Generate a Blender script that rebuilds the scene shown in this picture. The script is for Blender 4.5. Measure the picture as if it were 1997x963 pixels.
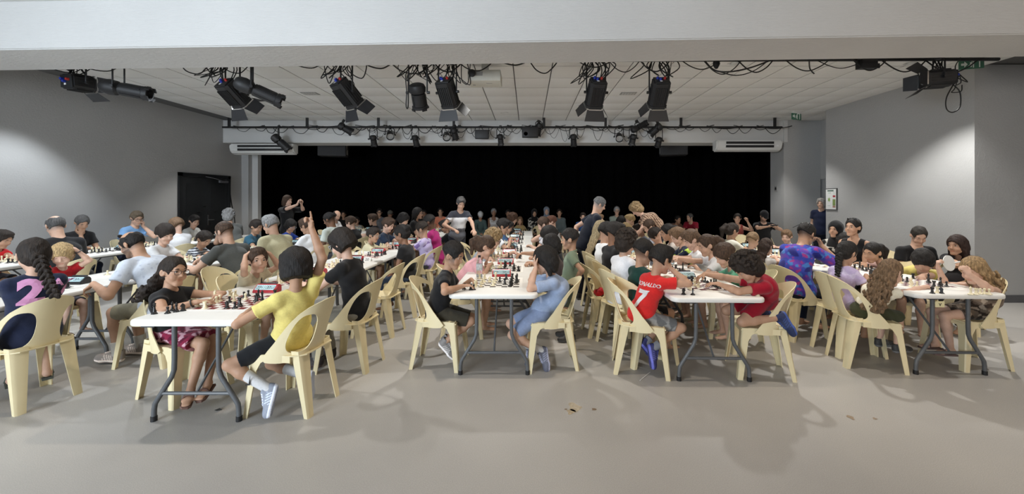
import bpy, bmesh, math, random
import numpy as np
from mathutils import Vector, Matrix
from mathutils.bvhtree import BVHTree

for _o in list(bpy.data.objects):
    bpy.data.objects.remove(_o)
SC = bpy.context.scene
COL = SC.collection
random.seed(7)
RNG = np.random.default_rng(11)

# ------------------------------------------------------------------ camera
FPX, VX, VY, CAMH = 787.0, 1029.0, 391.0, 1.55
cam = bpy.data.cameras.new('camera')
cam.sensor_width = 36.0
cam.sensor_fit = 'HORIZONTAL'
cam.lens = FPX / 1997.0 * 36.0
cam.shift_x = -(VX - 998.5) / 1997.0
cam.shift_y = -(481.5 - VY) / 1997.0
cam.clip_start = 0.05
cam.clip_end = 200
camo = bpy.data.objects.new('camera', cam)
COL.objects.link(camo)
camo.location = (0, 0, CAMH)
camo.rotation_euler = (math.pi / 2, 0, 0)
SC.camera = camo

def W(px, py, d):
    """point in the hall seen at photo pixel (px, py), d metres away"""
    return Vector(((px - VX) / FPX * d, d, CAMH - (py - VY) / FPX * d))

# ------------------------------------------------------------------ world, lamps, exposure
SC.view_settings.view_transform = 'Standard'
SC.view_settings.look = 'None'
SC.view_settings.exposure = 0.48
SC.view_settings.gamma = 1.0
SC.view_settings.use_curve_mapping = False
try:
    SC.cycles.use_denoising = True
    SC.cycles.max_bounces = 6
    SC.cycles.diffuse_bounces = 4
    SC.cycles.glossy_bounces = 2
    SC.cycles.transmission_bounces = 4
    SC.cycles.sample_clamp_indirect = 4.0
except Exception:
    pass
world = bpy.data.worlds.new('daylight')
SC.world = world
world.use_nodes = True
_bg = world.node_tree.nodes['Background']
_bg.inputs['Color'].default_value = (0.80, 0.88, 1.0, 1)
_bg.inputs['Strength'].default_value = 0.30

CEIL = 3.61
def spot_lamp(x, y, energy, color=(1, .95, .88), ang=108, blend=.5, z=3.52, size=.05, aim=None):
    l = bpy.data.lights.new('downlight_lamp', 'SPOT')
    l.energy = energy
    l.color = color
    l.spot_size = math.radians(ang)
    l.spot_blend = blend
    l.shadow_soft_size = size
    o = bpy.data.objects.new('downlight_lamp', l)
    o.location = (x, y, z)
    COL.objects.link(o)
    if aim:
        o.rotation_euler = (Vector(aim) - Vector((x, y, z))).to_track_quat('-Z', 'Y').to_euler()
    return o
NEUTRAL = (1.0, 0.985, 0.955)
COOL = (0.88, 0.94, 1.0)
WARM = (1.0, 0.84, 0.64)
DOWN_X = (-6.43, -3.54, -0.55, 2.52, 5.67)
for _i, _x in enumerate(DOWN_X):
    spot_lamp(_x, 9.48, 120, NEUTRAL, 96)
DOWN_X2 = (-6.95, -4.85, -0.62, 3.1, 5.75)
for _i, _x in enumerate(DOWN_X2):
    spot_lamp(_x, 6.05 if _i != 2 else 6.45, 215 if _i else 165, COOL if _i < 2 else NEUTRAL, 108 if _i else 92)
# downlights of the nearer half of the hall, above and behind the photographer
for _x, _c in ((-6.43, COOL), (-3.54, NEUTRAL), (-0.55, (1.0, .86, .70)), (2.52, (1.0, .89, .76)), (5.67, NEUTRAL)):
    spot_lamp(_x, 3.35, 104, _c, 112, .5, 3.66)
# window daylight and an unseen warm fill from behind the photographer
def area_lamp(name, loc, aim, sx, sy, energy, color):
    l = bpy.data.lights.new(name, 'AREA')
    l.shape = 'RECTANGLE'
    l.size, l.size_y, l.energy, l.color = sx, sy, energy, color
    l.spread = math.radians(105)
    o = bpy.data.objects.new(name, l)
    o.location = loc
    o.rotation_euler = (Vector(aim) - Vector(loc)).to_track_quat('-Z', 'Y').to_euler()
    COL.objects.link(o)
area_lamp('window_daylight', (-5.5, -3.5, 2.0), (-2.5, 5, 2.2), 4.0, 2.2, 190, (.80, .90, 1.0))
area_lamp('warm_fill_light', (5.0, -3.5, 2.2), (3.5, 5, 2.0), 3.0, 2.0, 26, (1.0, .74, .48))  # unseen warm fill lamp, behind and to the right

# ------------------------------------------------------------------ materials
MATS = {}
def nodes_of(m):
    m.use_nodes = True
    nt = m.node_tree
    return nt, nt.nodes['Principled BSDF']
def mat(name, col, rough=.6, metal=0.0, noise=0.0, nscale=20.0, bump=0.0, bscale=60.0, spec=.5, attr=None, objcol=False, emit=None, stretch=None, sheen=0, coat=0):
    """procedural material: base colour (or colour attribute / object colour) with fine noise in colour and relief"""
    if name in MATS:
        return MATS[name]
    m = bpy.data.materials.new(name)
    nt, b = nodes_of(m)
    N, L = nt.nodes, nt.links
    b.inputs['Roughness'].default_value = rough
    b.inputs['Metallic'].default_value = metal
    b.inputs['Specular IOR Level'].default_value = spec
    if sheen:
        b.inputs['Sheen Weight'].default_value = sheen
    if coat:
        b.inputs['Coat Weight'].default_value = coat
    c4 = (*col, 1)
    tc = N.new('ShaderNodeTexCoord')
    vec = tc.outputs['Object']
    if stretch:
        mp = N.new('ShaderNodeMapping')
        mp.inputs['Scale'].default_value = stretch
        L.new(vec, mp.inputs['Vector'])
        vec = mp.outputs['Vector']
    src = None
    if attr:
        a = N.new('ShaderNodeAttribute')
        a.attribute_name = attr
        src = a.outputs['Color']
    if objcol:
        oi = N.new('ShaderNodeObjectInfo')
        if src is None:
            src = oi.outputs['Color']
        else:
            mx = N.new('ShaderNodeMix'); mx.data_type = 'RGBA'; mx.blend_type = 'MULTIPLY'
            mx.inputs[0].default_value = 1
            L.new(src, mx.inputs[6]); L.new(oi.outputs['Color'], mx.inputs[7])
            src = mx.outputs[2]
    if noise > 0:
        n = N.new('ShaderNodeTexNoise')
        n.inputs['Scale'].default_value = nscale
        n.inputs['Detail'].default_value = 5
        L.new(vec, n.inputs['Vector'])
        r = N.new('ShaderNodeMapRange')
        r.inputs['From Min'].default_value = .25
        r.inputs['From Max'].default_value = .75
        r.inputs['To Min'].default_value = 1 - noise
        r.inputs['To Max'].default_value = 1 + noise
        L.new(n.outputs['Fac'], r.inputs['Value'])
        mx = N.new('ShaderNodeMix'); mx.data_type = 'RGBA'; mx.blend_type = 'MULTIPLY'
        mx.inputs[0].default_value = 1
        if src is None:
            mx.inputs[6].default_value = c4
        else:
            L.new(src, mx.inputs[6])
        L.new(r.outputs['Result'], mx.inputs[7])
        src = mx.outputs[2]
    if src is None:
        b.inputs['Base Color'].default_value = c4
    else:
        L.new(src, b.inputs['Base Color'])
    if bump > 0:
        n2 = N.new('ShaderNodeTexNoise')
        n2.inputs['Scale'].default_value = bscale
        n2.inputs['Detail'].default_value = 6
        L.new(vec, n2.inputs['Vector'])
        bp = N.new('ShaderNodeBump')
        bp.inputs['Strength'].default_value = bump
        bp.inputs['Distance'].default_value = .01
        L.new(n2.outputs['Fac'], bp.inputs['Height'])
        L.new(bp.outputs['Normal'], b.inputs['Normal'])
    if emit:
        b.inputs['Emission Color'].default_value = (*emit[0], 1)
        b.inputs['Emission Strength'].default_value = emit[1]
    MATS[name] = m
    return m

def srgb(r, g, b):
    f = lambda c: (c / 255 / 12.92) if c <= 10.3 else ((c / 255 + .055) / 1.055) ** 2.4
    return (f(r), f(g), f(b))

# ------------------------------------------------------------------ object helpers
def obj(name, me, m=None, parent=None, loc=None, rot=None, scale=None, kind=None):
    o = bpy.data.objects.new(name, me)
    COL.objects.link(o)
    if m is not None and me is not None:
        if len(me.materials) == 0:
            me.materials.append(m)
        elif me.materials[0] != m:
            o.material_slots[0].link = 'OBJECT'
            o.material_slots[0].material = m
    if parent is not None:
        o.parent = parent
    if loc is not None:
        o.location = loc
    if rot is not None:
        o.rotation_euler = rot
    if scale is not None:
        o.scale = scale if hasattr(scale, '__len__') else (scale,) * 3
    if kind:
        o['kind'] = kind
    return o
def tag(o, label, cat, group=None):
    o['label'] = label
    o['category'] = cat
    if group:
        o['group'] = group
    return o
def thing(name, label, cat, loc=(0, 0, 0), rz=0, group=None):
    o = bpy.data.objects.new(name, None)
    COL.objects.link(o)
    o.empty_display_size = .1
    o.location = loc
    o.rotation_euler = (0, 0, rz)
    return tag(o, label, cat, group)
def me_of(bm, name='m', smooth=False):
    bmesh.ops.recalc_face_normals(bm, faces=bm.faces)
    me = bpy.data.meshes.new(name)
    bm.to_mesh(me)
    bm.free()
    if smooth:
        me.polygons.foreach_set('use_smooth', [True] * len(me.polygons))
        try:
            me.set_sharp_from_angle(angle=math.radians(38))
        except Exception:
            pass
    return me
def bx(bm, lo, hi, bev=0.0, M=None):
    """a box between two corners, optionally bevelled / transformed"""
    c = [(a + b) / 2 for a, b in zip(lo, hi)]
    s = [abs(b - a) for a, b in zip(lo, hi)]
    r = bmesh.ops.create_cube(bm, size=1)
    vs = r['verts']
    for v in vs:
        v.co = Vector((v.co.x * s[0] + c[0], v.co.y * s[1] + c[1], v.co.z * s[2] + c[2]))
    if bev > 0:
        es = list({e for v in vs for e in v.link_edges})
        rr = bmesh.ops.bevel(bm, geom=es, offset=bev, segments=2, affect='EDGES', profile=.6)
        vs = list({v for f in rr['faces'] for v in f.verts} | {v for v in vs if v.is_valid})
    if M is not None:
        for v in vs:
            v.co = M @ v.co
    return vs
def box_me(lo, hi, bev=0.0, name='m'):
    bm = bmesh.new()
    bx(bm, lo, hi, bev)
    return me_of(bm, name, smooth=bev > 0)
def tube(bm, pts, r, seg=8, caps=True, closed=False):
    """sweep a circle along a polyline; r is a number or a list"""
    pts = [Vector(p) for p in pts]
    n = len(pts)
    rings = []
    up = Vector((0, 0, 1))
    prev = None
    for i, p in enumerate(pts):
        if closed:
            t = pts[(i + 1) % n] - pts[i - 1]
        else:
            t = pts[min(i + 1, n - 1)] - pts[max(i - 1, 0)]
        if t.length < 1e-9:
            t = Vector((0, 0, 1))
        t.normalize()
        if prev is None:
            a = up if abs(t.dot(up)) < .9 else Vector((1, 0, 0))
            u = t.cross(a).normalized()
        else:
            u = (prev - t * prev.dot(t))
            u = u.normalized() if u.length > 1e-6 else t.orthogonal().normalized()
        prev = u
        v = t.cross(u)
        rr = r[i] if hasattr(r, '__len__') else r
        rings.append([bm.verts.new(p + (u * math.cos(a) + v * math.sin(a)) * rr) for a in [2 * math.pi * k / seg for k in range(seg)]])
    for i in range(n if closed else n - 1):
        A, B = rings[i], rings[(i + 1) % n]
        for k in range(seg):
            bm.faces.new((A[k], A[(k + 1) % seg], B[(k + 1) % seg], B[k]))
    if caps and not closed:
        bm.faces.new(rings[0][::-1])
        bm.faces.new(rings[-1])
    return rings
def tube_me(pts, r, seg=8, name='m', **kw):
    bm = bmesh.new()
    tube(bm, pts, r, seg, **kw)
    return me_of(bm, name, smooth=True)
def lathe(bm, prof, seg=16, M=None):
    rings = []
    for (r, z) in prof:
        rings.append([bm.verts.new((r * math.cos(2 * math.pi * k / seg), r * math.sin(2 * math.pi * k / seg), z)) for k in range(seg)] if r > 1e-6 else [bm.verts.new((0, 0, z))])
    for A, B in zip(rings, rings[1:]):
        for k in range(seg):
            a0, a1 = A[k % len(A)], A[(k + 1) % len(A)]
            b0, b1 = B[k % len(B)], B[(k + 1) % len(B)]
            f = []
            for v in (a0, a1, b1, b0):
                if v not in f:
                    f.append(v)
            if len(f) > 2:
                bm.faces.new(f)
    for R_ in (rings[0], rings[-1]):
        if len(R_) > 2:
            bm.faces.new(R_)
    if M is not None:
        for R_ in rings:
            for v in R_:
                v.co = M @ v.co
def lathe_me(prof, seg=16, name='m'):
    bm = bmesh.new()
    lathe(bm, prof, seg)
    return me_of(bm, name, smooth=True)
def spline(pts, n=6):
    """Catmull-Rom through the points"""
    P = [Vector(p) for p in pts]
    P = [P[0] * 2 - P[1]] + P + [P[-1] * 2 - P[-2]]
    out = []
    for i in range(1, len(P) - 2):
        for k in range(n):
            t = k / n
            a, b, c, d = P[i - 1], P[i], P[i + 1], P[i + 2]
            out.append(.5 * ((2 * b) + (c - a) * t + (2 * a - 5 * b + 4 * c - d) * t * t + (3 * b - a - 3 * c + d) * t ** 3))
    out.append(P[-2])
    return out
def prism(bm, poly, z0, z1, M=None):
    """extrude a 2-D outline between two heights"""
    A = [bm.verts.new((x, y, z0)) for x, y in poly]
    B = [bm.verts.new((x, y, z1)) for x, y in poly]
    n = len(poly)
    bm.faces.new(A[::-1]); bm.faces.new(B)
    for i in range(n):
        bm.faces.new((A[i], A[(i + 1) % n], B[(i + 1) % n], B[i]))
    if M is not None:
        for v in A + B:
            v.co = M @ v.co
# ------------------------------------------------------------------ the hall
def plaster(name, col, bump=.35, sc=(1, 1, 1), rough=.85):
    m = bpy.data.materials.new(name)
    nt, b = nodes_of(m)
    N, L = nt.nodes, nt.links
    b.inputs['Roughness'].default_value = rough
    b.inputs['Specular IOR Level'].default_value = .25
    tc = N.new('ShaderNodeTexCoord')
    mp = N.new('ShaderNodeMapping'); mp.inputs['Scale'].default_value = sc
    L.new(tc.outputs['Object'], mp.inputs['Vector'])
    n = N.new('ShaderNodeTexNoise'); n.inputs['Scale'].default_value = 38; n.inputs['Detail'].default_value = 8; n.inputs['Roughness'].default_value = .7
    n2 = N.new('ShaderNodeTexNoise'); n2.inputs['Scale'].default_value = 1.3; n2.inputs['Detail'].default_value = 4
    L.new(mp.outputs['Vector'], n.inputs['Vector']); L.new(tc.outputs['Object'], n2.inputs['Vector'])
    r = N.new('ShaderNodeMapRange'); r.inputs['To Min'].default_value = .93; r.inputs['To Max'].default_value = 1.06
    L.new(n2.outputs['Fac'], r.inputs['Value'])
    mx = N.new('ShaderNodeMix'); mx.data_type = 'RGBA'; mx.blend_type = 'MULTIPLY'; mx.inputs[0].default_value = 1
    mx.inputs[6].default_value = (*col, 1); L.new(r.outputs['Result'], mx.inputs[7])
    L.new(mx.outputs[2], b.inputs['Base Color'])
    bp = N.new('ShaderNodeBump'); bp.inputs['Strength'].default_value = bump; bp.inputs['Distance'].default_value = .02
    L.new(n.outputs['Fac'], bp.inputs['Height']); L.new(bp.outputs['Normal'], b.inputs['Normal'])
    return m
def floor_mat():
    m = bpy.data.materials.new('vinyl_floor')
    nt, b = nodes_of(m)
    N, L = nt.nodes, nt.links
    b.inputs['Specular IOR Level'].default_value = .4
    tc = N.new('ShaderNodeTexCoord')
    def noise(s, d=4):
        n = N.new('ShaderNodeTexNoise'); n.inputs['Scale'].default_value = s; n.inputs['Detail'].default_value = d
        L.new(tc.outputs['Object'], n.inputs['Vector']); return n
    big, fine = noise(.7), noise(220, 2)
    v = N.new('ShaderNodeTexVoronoi'); v.inputs['Scale'].default_value = 95
    L.new(tc.outputs['Object'], v.inputs['Vector'])
    cr = N.new('ShaderNodeValToRGB')
    cr.color_ramp.elements[0].position = .3; cr.color_ramp.elements[0].color = (*srgb(160, 157, 153), 1)
    cr.color_ramp.elements[1].position = .72; cr.color_ramp.elements[1].color = (*srgb(175, 171, 165), 1)
    L.new(big.outputs['Fac'], cr.inputs['Fac'])
    sp = N.new('ShaderNodeValToRGB')
    e = sp.color_ramp.elements
    e[0].position = .0; e[0].color = (1.22, 1.22, 1.2, 1)
    e[1].position = .22; e[1].color = (1, 1, 1, 1)
    L.new(v.outputs['Distance'], sp.inputs['Fac'])
    r = N.new('ShaderNodeMapRange'); r.inputs['From Min'].default_value = .3; r.inputs['From Max'].default_value = .7; r.inputs['To Min'].default_value = .84; r.inputs['To Max'].default_value = 1.12
    L.new(fine.outputs['Fac'], r.inputs['Value'])
    def mul(a, b_):
        mx = N.new('ShaderNodeMix'); mx.data_type = 'RGBA'; mx.blend_type = 'MULTIPLY'; mx.inputs[0].default_value = 1
        L.new(a, mx.inputs[6]); L.new(b_, mx.inputs[7]); return mx.outputs[2]
    L.new(mul(mul(cr.outputs['Color'], sp.outputs['Color']), r.outputs['Result']), b.inputs['Base Color'])
    rr = N.new('ShaderNodeMapRange'); rr.inputs['To Min'].default_value = .34; rr.inputs['To Max'].default_value = .5
    L.new(big.outputs['Fac'], rr.inputs['Value']); L.new(rr.outputs['Result'], b.inputs['Roughness'])
    bp = N.new('ShaderNodeBump'); bp.inputs['Strength'].default_value = .06; bp.inputs['Distance'].default_value = .003
    L.new(fine.outputs['Fac'], bp.inputs['Height']); L.new(bp.outputs['Normal'], b.inputs['Normal'])
    return m
M_WALL = plaster('wall_plaster', (.44, .44, .435))
M_WALLB = plaster('white_plaster', (.62, .62, .61), .2)
M_BEAM = plaster('beam_plaster', (.62, .615, .60), .5, (.35, 1, 1.6))
M_TILE = mat('ceiling_tile', (.80, .80, .78), rough=.9, noise=.03, nscale=90, bump=.12, bscale=240, spec=.2)
M_GRID = mat('ceiling_grid', (.13, .13, .13), rough=.8, noise=.05)
M_BLACK = mat('black_metal', (.012, .012, .013), rough=.55, noise=.2, nscale=30, bump=.05)
M_DARK = mat('dark_paint', (.010, .011, .012), rough=.45, noise=.15, nscale=6, bump=.04, bscale=80)
M_WHITE = mat('white_plastic', (.72, .72, .70), rough=.45, noise=.03, nscale=8)
M_CHROME = mat('brushed_metal', (.55, .55, .55), rough=.3, metal=1.0, noise=.08, nscale=60)
M_CURTAIN = mat('black_velvet', (.0018, .0018, .0020), rough=1.0, noise=.3, nscale=14, bump=.2, bscale=40, spec=.02)
M_BASE = mat('baseboard', (.10, .10, .105), rough=.6, noise=.08, nscale=10)
M_VOID = mat('stage_black', (.006, .006, .006), rough=1, noise=.2, nscale=3, spec=.05)

def struct(name, lo, hi, m, bev=0):
    o = obj(name, box_me(lo, hi, bev, name), m)
    o['kind'] = 'structure'
    return o
floor = struct('floor', (-10, -4.2, -.12), (10.2, 13.6, 0), floor_mat())
for px, py, r, c in ((1113, 803, .030, (.36, .29, .19)), (1120, 794, .045, (.38, .32, .23)), (1158, 798, .016, (.19, .13, .08)), (1104, 798, .010, (.20, .14, .09)), (1659, 814, .020, (.27, .20, .13)), (1706, 816, .014, (.26, .20, .14))):
    s_ = (py - VY) / CAMH
    X_, Y_ = (px - VX) / s_, FPX / s_
    bm = bmesh.new()
    vs = [bm.verts.new((X_ + r * (1 + .35 * math.sin(3 * a + px)) * math.cos(a), Y_ + 1.3 * r * (1 + .3 * math.cos(2 * a + py)) * math.sin(a), .0012)) for a in [2 * math.pi * i / 18 for i in range(18)]]
    bm.faces.new(vs)
    obj('stain', me_of(bm), mat('stain_%d' % px, c, rough=.6, noise=.3, nscale=60), floor)
wall_left = struct('wall_left', (-8.05, -4.2, 0), (-7.85, 11.07, 3.72), M_WALL)
wall_right = struct('wall_right', (6.8, 6.14, 0), (9.9, 9.2, 3.62), M_WALL)
struct('wall_right_front', (9.9, -4.2, 0), (10.1, 6.14, 3.72), M_WALL)
struct('wall_alcove', (6.6, 10.4, 0), (7.55, 10.97, 3.62), M_WALL)
struct('wall_alcove_side', (7.55, 9.2, 2.1), (7.75, 10.97, 3.62), M_WALL)
struct('wall_alcove_recess', (7.61, 9.2, 0), (7.75, 10.97, 2.1), M_WALL)
struct('trim_alcove', (6.58, 10.36, 3.05), (6.68, 10.40, 3.61), M_WALLB)
struct('wall_pilaster', (-7.85, 11.07, 0), (-7.66, 11.30, 3.62), M_WALL)
struct('wall_stage_column', (-7.70, 11.22, 0), (-7.50, 11.36, 3.62), M_WALLB)
struct('wall_stage_left', (-9.3, 11.35, 0), (-9.2, 13.2, 3.62), M_WALLB)
struct('wall_stage_right', (7.75, 10.97, 0), (7.85, 13.2, 3.62), M_VOID)
struct('wall_back', (-9.3, 13.25, 0), (7.85, 13.35, 3.62), M_VOID)
struct('wall_soffit', (-7.85, 10.4, 3.04), (6.6, 10.97, 3.62), M_WALLB)
struct('baseboard_right', (6.83, 6.122, 0), (9.9, 6.14, .115), M_BASE)
struct('baseboard_right_side', (6.785, 6.14, 0), (6.80, 9.2, .115), M_BASE)
struct('baseboard_left', (-7.85, -4, 0), (-7.835, 9.05, .115), M_BASE)
# suspended ceiling: every tile its own panel in the grid
ceiling = struct('ceiling', (-9.5, 4.5, 3.632), (10, 13.4, 3.75), M_GRID)
tile_me = box_me((-.2915, -.2915, 0), (.2915, .2915, .018), .003, 'tile')
tile_me.materials.append(M_TILE)
for j in range(9):
    for i in range(26):
        cx, cy = .378 - .3 - .6 * 13 + .6 * i, 5.59 + .3 + .6 * (j - 1)
        if cx < -7.7:
            continue
        if cy > 10.4 or (cx > 6.75 and cy < 9.2):
            continue
        obj('ceiling_tile', tile_me, None, ceiling, (cx, cy, CEIL))
fc = struct('ceiling_front', (-9.5, -4.2, 3.71), (10, 4.75, 3.80), mat('front_ceiling', (.7, .7, .69), rough=.9, noise=.02, nscale=3, bump=.05))
bm = bmesh.new()
prism(bm, [(-9.4, 4.17 + .0385 * 9.4), (9.9, 4.17 - .0385 * 9.9), (9.9, 4.83 - .0398 * 9.9), (-9.4, 4.83 + .0398 * 9.4)], 3.19, 3.72)
bmesh.ops.bevel(bm, geom=[e for e in bm.edges if all(v.co.z < 3.3 for v in e.verts)], offset=.012, segments=2, affect='EDGES')
beam = obj('beam', me_of(bm, 'beam', True), M_BEAM)
beam['kind'] = 'structure'
# the stage curtain, hung in folds
bm = bmesh.new()
nx = 420
g = []
for j in range(5):
    z = .02 + 3.5 * j / 4
    row = []
    for i in range(nx + 1):
        x0 = -8.66 + .10 * (1 - z / 3.5) * 2.2
        x = x0 + (7.7 - x0) * i / nx
        y = 12.98 + .045 * math.sin(i * .62 + .5 * math.sin(i * .05)) + .02 * math.sin(i * .23 + j * .3)
        row.append(bm.verts.new((x, y, z)))
    g.append(row)
for a, b in zip(g, g[1:]):
    for i in range(nx):
        bm.faces.new((a[i], a[i + 1], b[i + 1], b[i]))
cur = obj('stage_curtain', me_of(bm, 'curtain', True), M_CURTAIN)
tag(cur, 'long black stage curtain closing off the back of the hall', 'curtain')
# double door in the left wall
d1 = bpy.data.objects.new('door_1', None); COL.objects.link(d1); d1['kind'] = 'structure'; d1.location = (-7.85, 9.83, 0)
bm = bmesh.new()
bx(bm, (0, -.78, 0), (.045, -.70, 2.19)); bx(bm, (0, .70, 0), (.045, .78, 2.19)); bx(bm, (0, -.78, 2.11), (.045, .78, 2.19))
obj('door_frame', me_of(bm), M_DARK, d1)
for sg in (-1, 1):
    lf = obj('door_leaf', box_me((.005, min(sg * .004, sg * .698), .01), (.03, max(sg * .004, sg * .698), 2.105), .003), M_DARK, d1)
    bm = bmesh.new()
    for z0 in (.25, 1.2):
        a, b = sorted((sg * .12, sg * .60))
        bx(bm, (.030, a, z0), (.033, b, z0 + .75))
    obj('panel', me_of(bm), M_DARK, lf)
bm = bmesh.new()
bx(bm, (.031, .03, .95), (.037, .065, 1.2)); tube(bm, [(.035, .048, 1.08), (.075, .048, 1.08), (.08, .17, 1.08)], .009)
obj('handle', me_of(bm, 'h', True), M_CHROME, d1)
bm = bmesh.new()
bx(bm, (.033, -.30, 1.28), (.05, -.18, 1.295)); bx(bm, (.033, .20, 1.28), (.05, .32, 1.295)); bx(bm, (.033, -.12, 1.42), (.05, -.03, 1.44))
obj('latch', me_of(bm), M_BLACK, d1)
bm = bmesh.new()
bx(bm, (.033, .38, 2.0), (.075, .66, 2.055)); tube(bm, [(.07, .42, 2.06), (.12, .1, 2.10), (.05, -.05, 2.13)], .008)
obj('door_closer', me_of(bm, 'c', True), mat('closer_grey', (.13, .13, .14), rough=.4, noise=.1), d1)
# ------------------------------------------------------------------ ceiling fittings and stage lights
M_LAMPGLOW = mat('downlight_glow', (1, 1, 1), emit=((1, .96, .9), 18.0))
for i in range(5):
    for y in (9.48, 6.05 if i != 2 else 6.45):
        x = DOWN_X[i] if y > 7 else DOWN_X2[i]
        nm = 'second' if y < 7 else 'first'
        words = ['by the left wall', 'left of the centre', 'over the middle table row', 'right of the centre', 'by the right wall'][i]
        t = thing('downlight', 'round recessed ceiling downlight %s, %s' % (words, 'in the row nearest the stage' if y > 7 else 'in the row just behind the beam'), 'downlight', (x, y, CEIL), 0, 'recessed downlights')
        obj('rim', lathe_me([(.075, 0), (.095, -.004), (.098, 0), (.075, .012)], 20), M_WHITE, t)
        obj('diffuser', lathe_me([(0, .002), (.074, .002), (.074, .01)], 20), M_LAMPGLOW, t)
M_GRILLE = mat('vent_grey', (.30, .30, .29), rough=.6, noise=.05)
for px, py, w in ((605, 182, 'left of the centre'), (1225, 182, 'right of the centre')):
    p = W(px, py, FPX * (CEIL - CAMH) / (VY - py))
    t = thing('ceiling_vent', 'small grey slotted ceiling vent ' + w, 'vent', (p.x, p.y, CEIL), 0, 'ceiling vents')
    obj('frame', box_me((-.15, -.09, -.008), (.15, .09, .0), .003), M_GRILLE, t)
    for k in range(5):
        obj('slat', box_me((-.125 + .052 * k, -.06, -.014), (-.085 + .052 * k, .06, -.008)), mat('slat_light', (.55, .55, .53), noise=.05), t)
M_CABLE = mat('cable_black', (.010, .010, .010), rough=.6, noise=.1)
def cable(name, pts, r=.008, label=None, parent=None):
    o = obj(name, tube_me(spline(pts, 7), r, 6, name), M_CABLE, parent)
    if label:
        tag(o, label, 'cable')
    return o
M_LENS = mat('stage_lens', (.55, .55, .52), rough=.08, noise=.1, spec=.8)
M_BLUE = mat('connector_blue', (.01, .03, .30), rough=.4, noise=.1)
M_RED = mat('connector_red', (.35, .02, .015), rough=.4, noise=.1)
M_DOOR = mat('barn_door_black', (.018, .018, .020), rough=.5, noise=.15, nscale=12)
def aim_frame(a, b):
    f = (Vector(b) - Vector(a)).normalized()
    r = f.cross(ZUP0).normalized()
    u = r.cross(f)
    return Matrix((r, f, u)).transposed().to_4x4()
ZUP0 = Vector((0, 0, 1))
def placed(name, label, a, b, roll=0, group=None):
    t = thing(name, label, 'stage light', a, 0, group)
    t.rotation_euler = (aim_frame(a, b) @ Matrix.Rotation(roll, 4, 'Y')).to_euler()
    return t
def local_up(t):
    return t.rotation_euler.to_matrix().inverted() @ ZUP0
def yoke(t, y, w, length, pipe_z):
    """a U bracket from the lamp's sides up to its pipe clamp"""
    M = t.rotation_euler.to_matrix()
    inv = M.inverted()
    top = pipe_z - t.location.z
    up = inv @ ZUP0
    base = Vector((0, y, 0))
    tp = base + up * max(.15, top - (M @ base).z)
    bm = bmesh.new()
    pts = [base + Vector((w, 0, 0)), base + Vector((w, 0, 0)) + up * (tp - base).length * .75, tp + Vector((w * .6, 0, 0)), tp - Vector((w * .6, 0, 0)), base - Vector((w, 0, 0)) + up * (tp - base).length * .75, base - Vector((w, 0, 0))]
    tube(bm, pts, .011, 6)
    obj('yoke', me_of(bm, 'yoke', True), M_BLACK, t)
    bm = bmesh.new()
    bx(bm, (tp.x - .03, tp.y - .03, tp.z - .03), (tp.x + .03, tp.y + .03, tp.z + .05), .008)
    obj('clamp', me_of(bm, 'clamp', True), M_BLACK, t)
    for sg in (-1, 1):
        obj('knob', tube_me([(sg * w, y, 0), (sg * (w + .035), y, 0)], .020, 8), M_BLACK, t)
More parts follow.
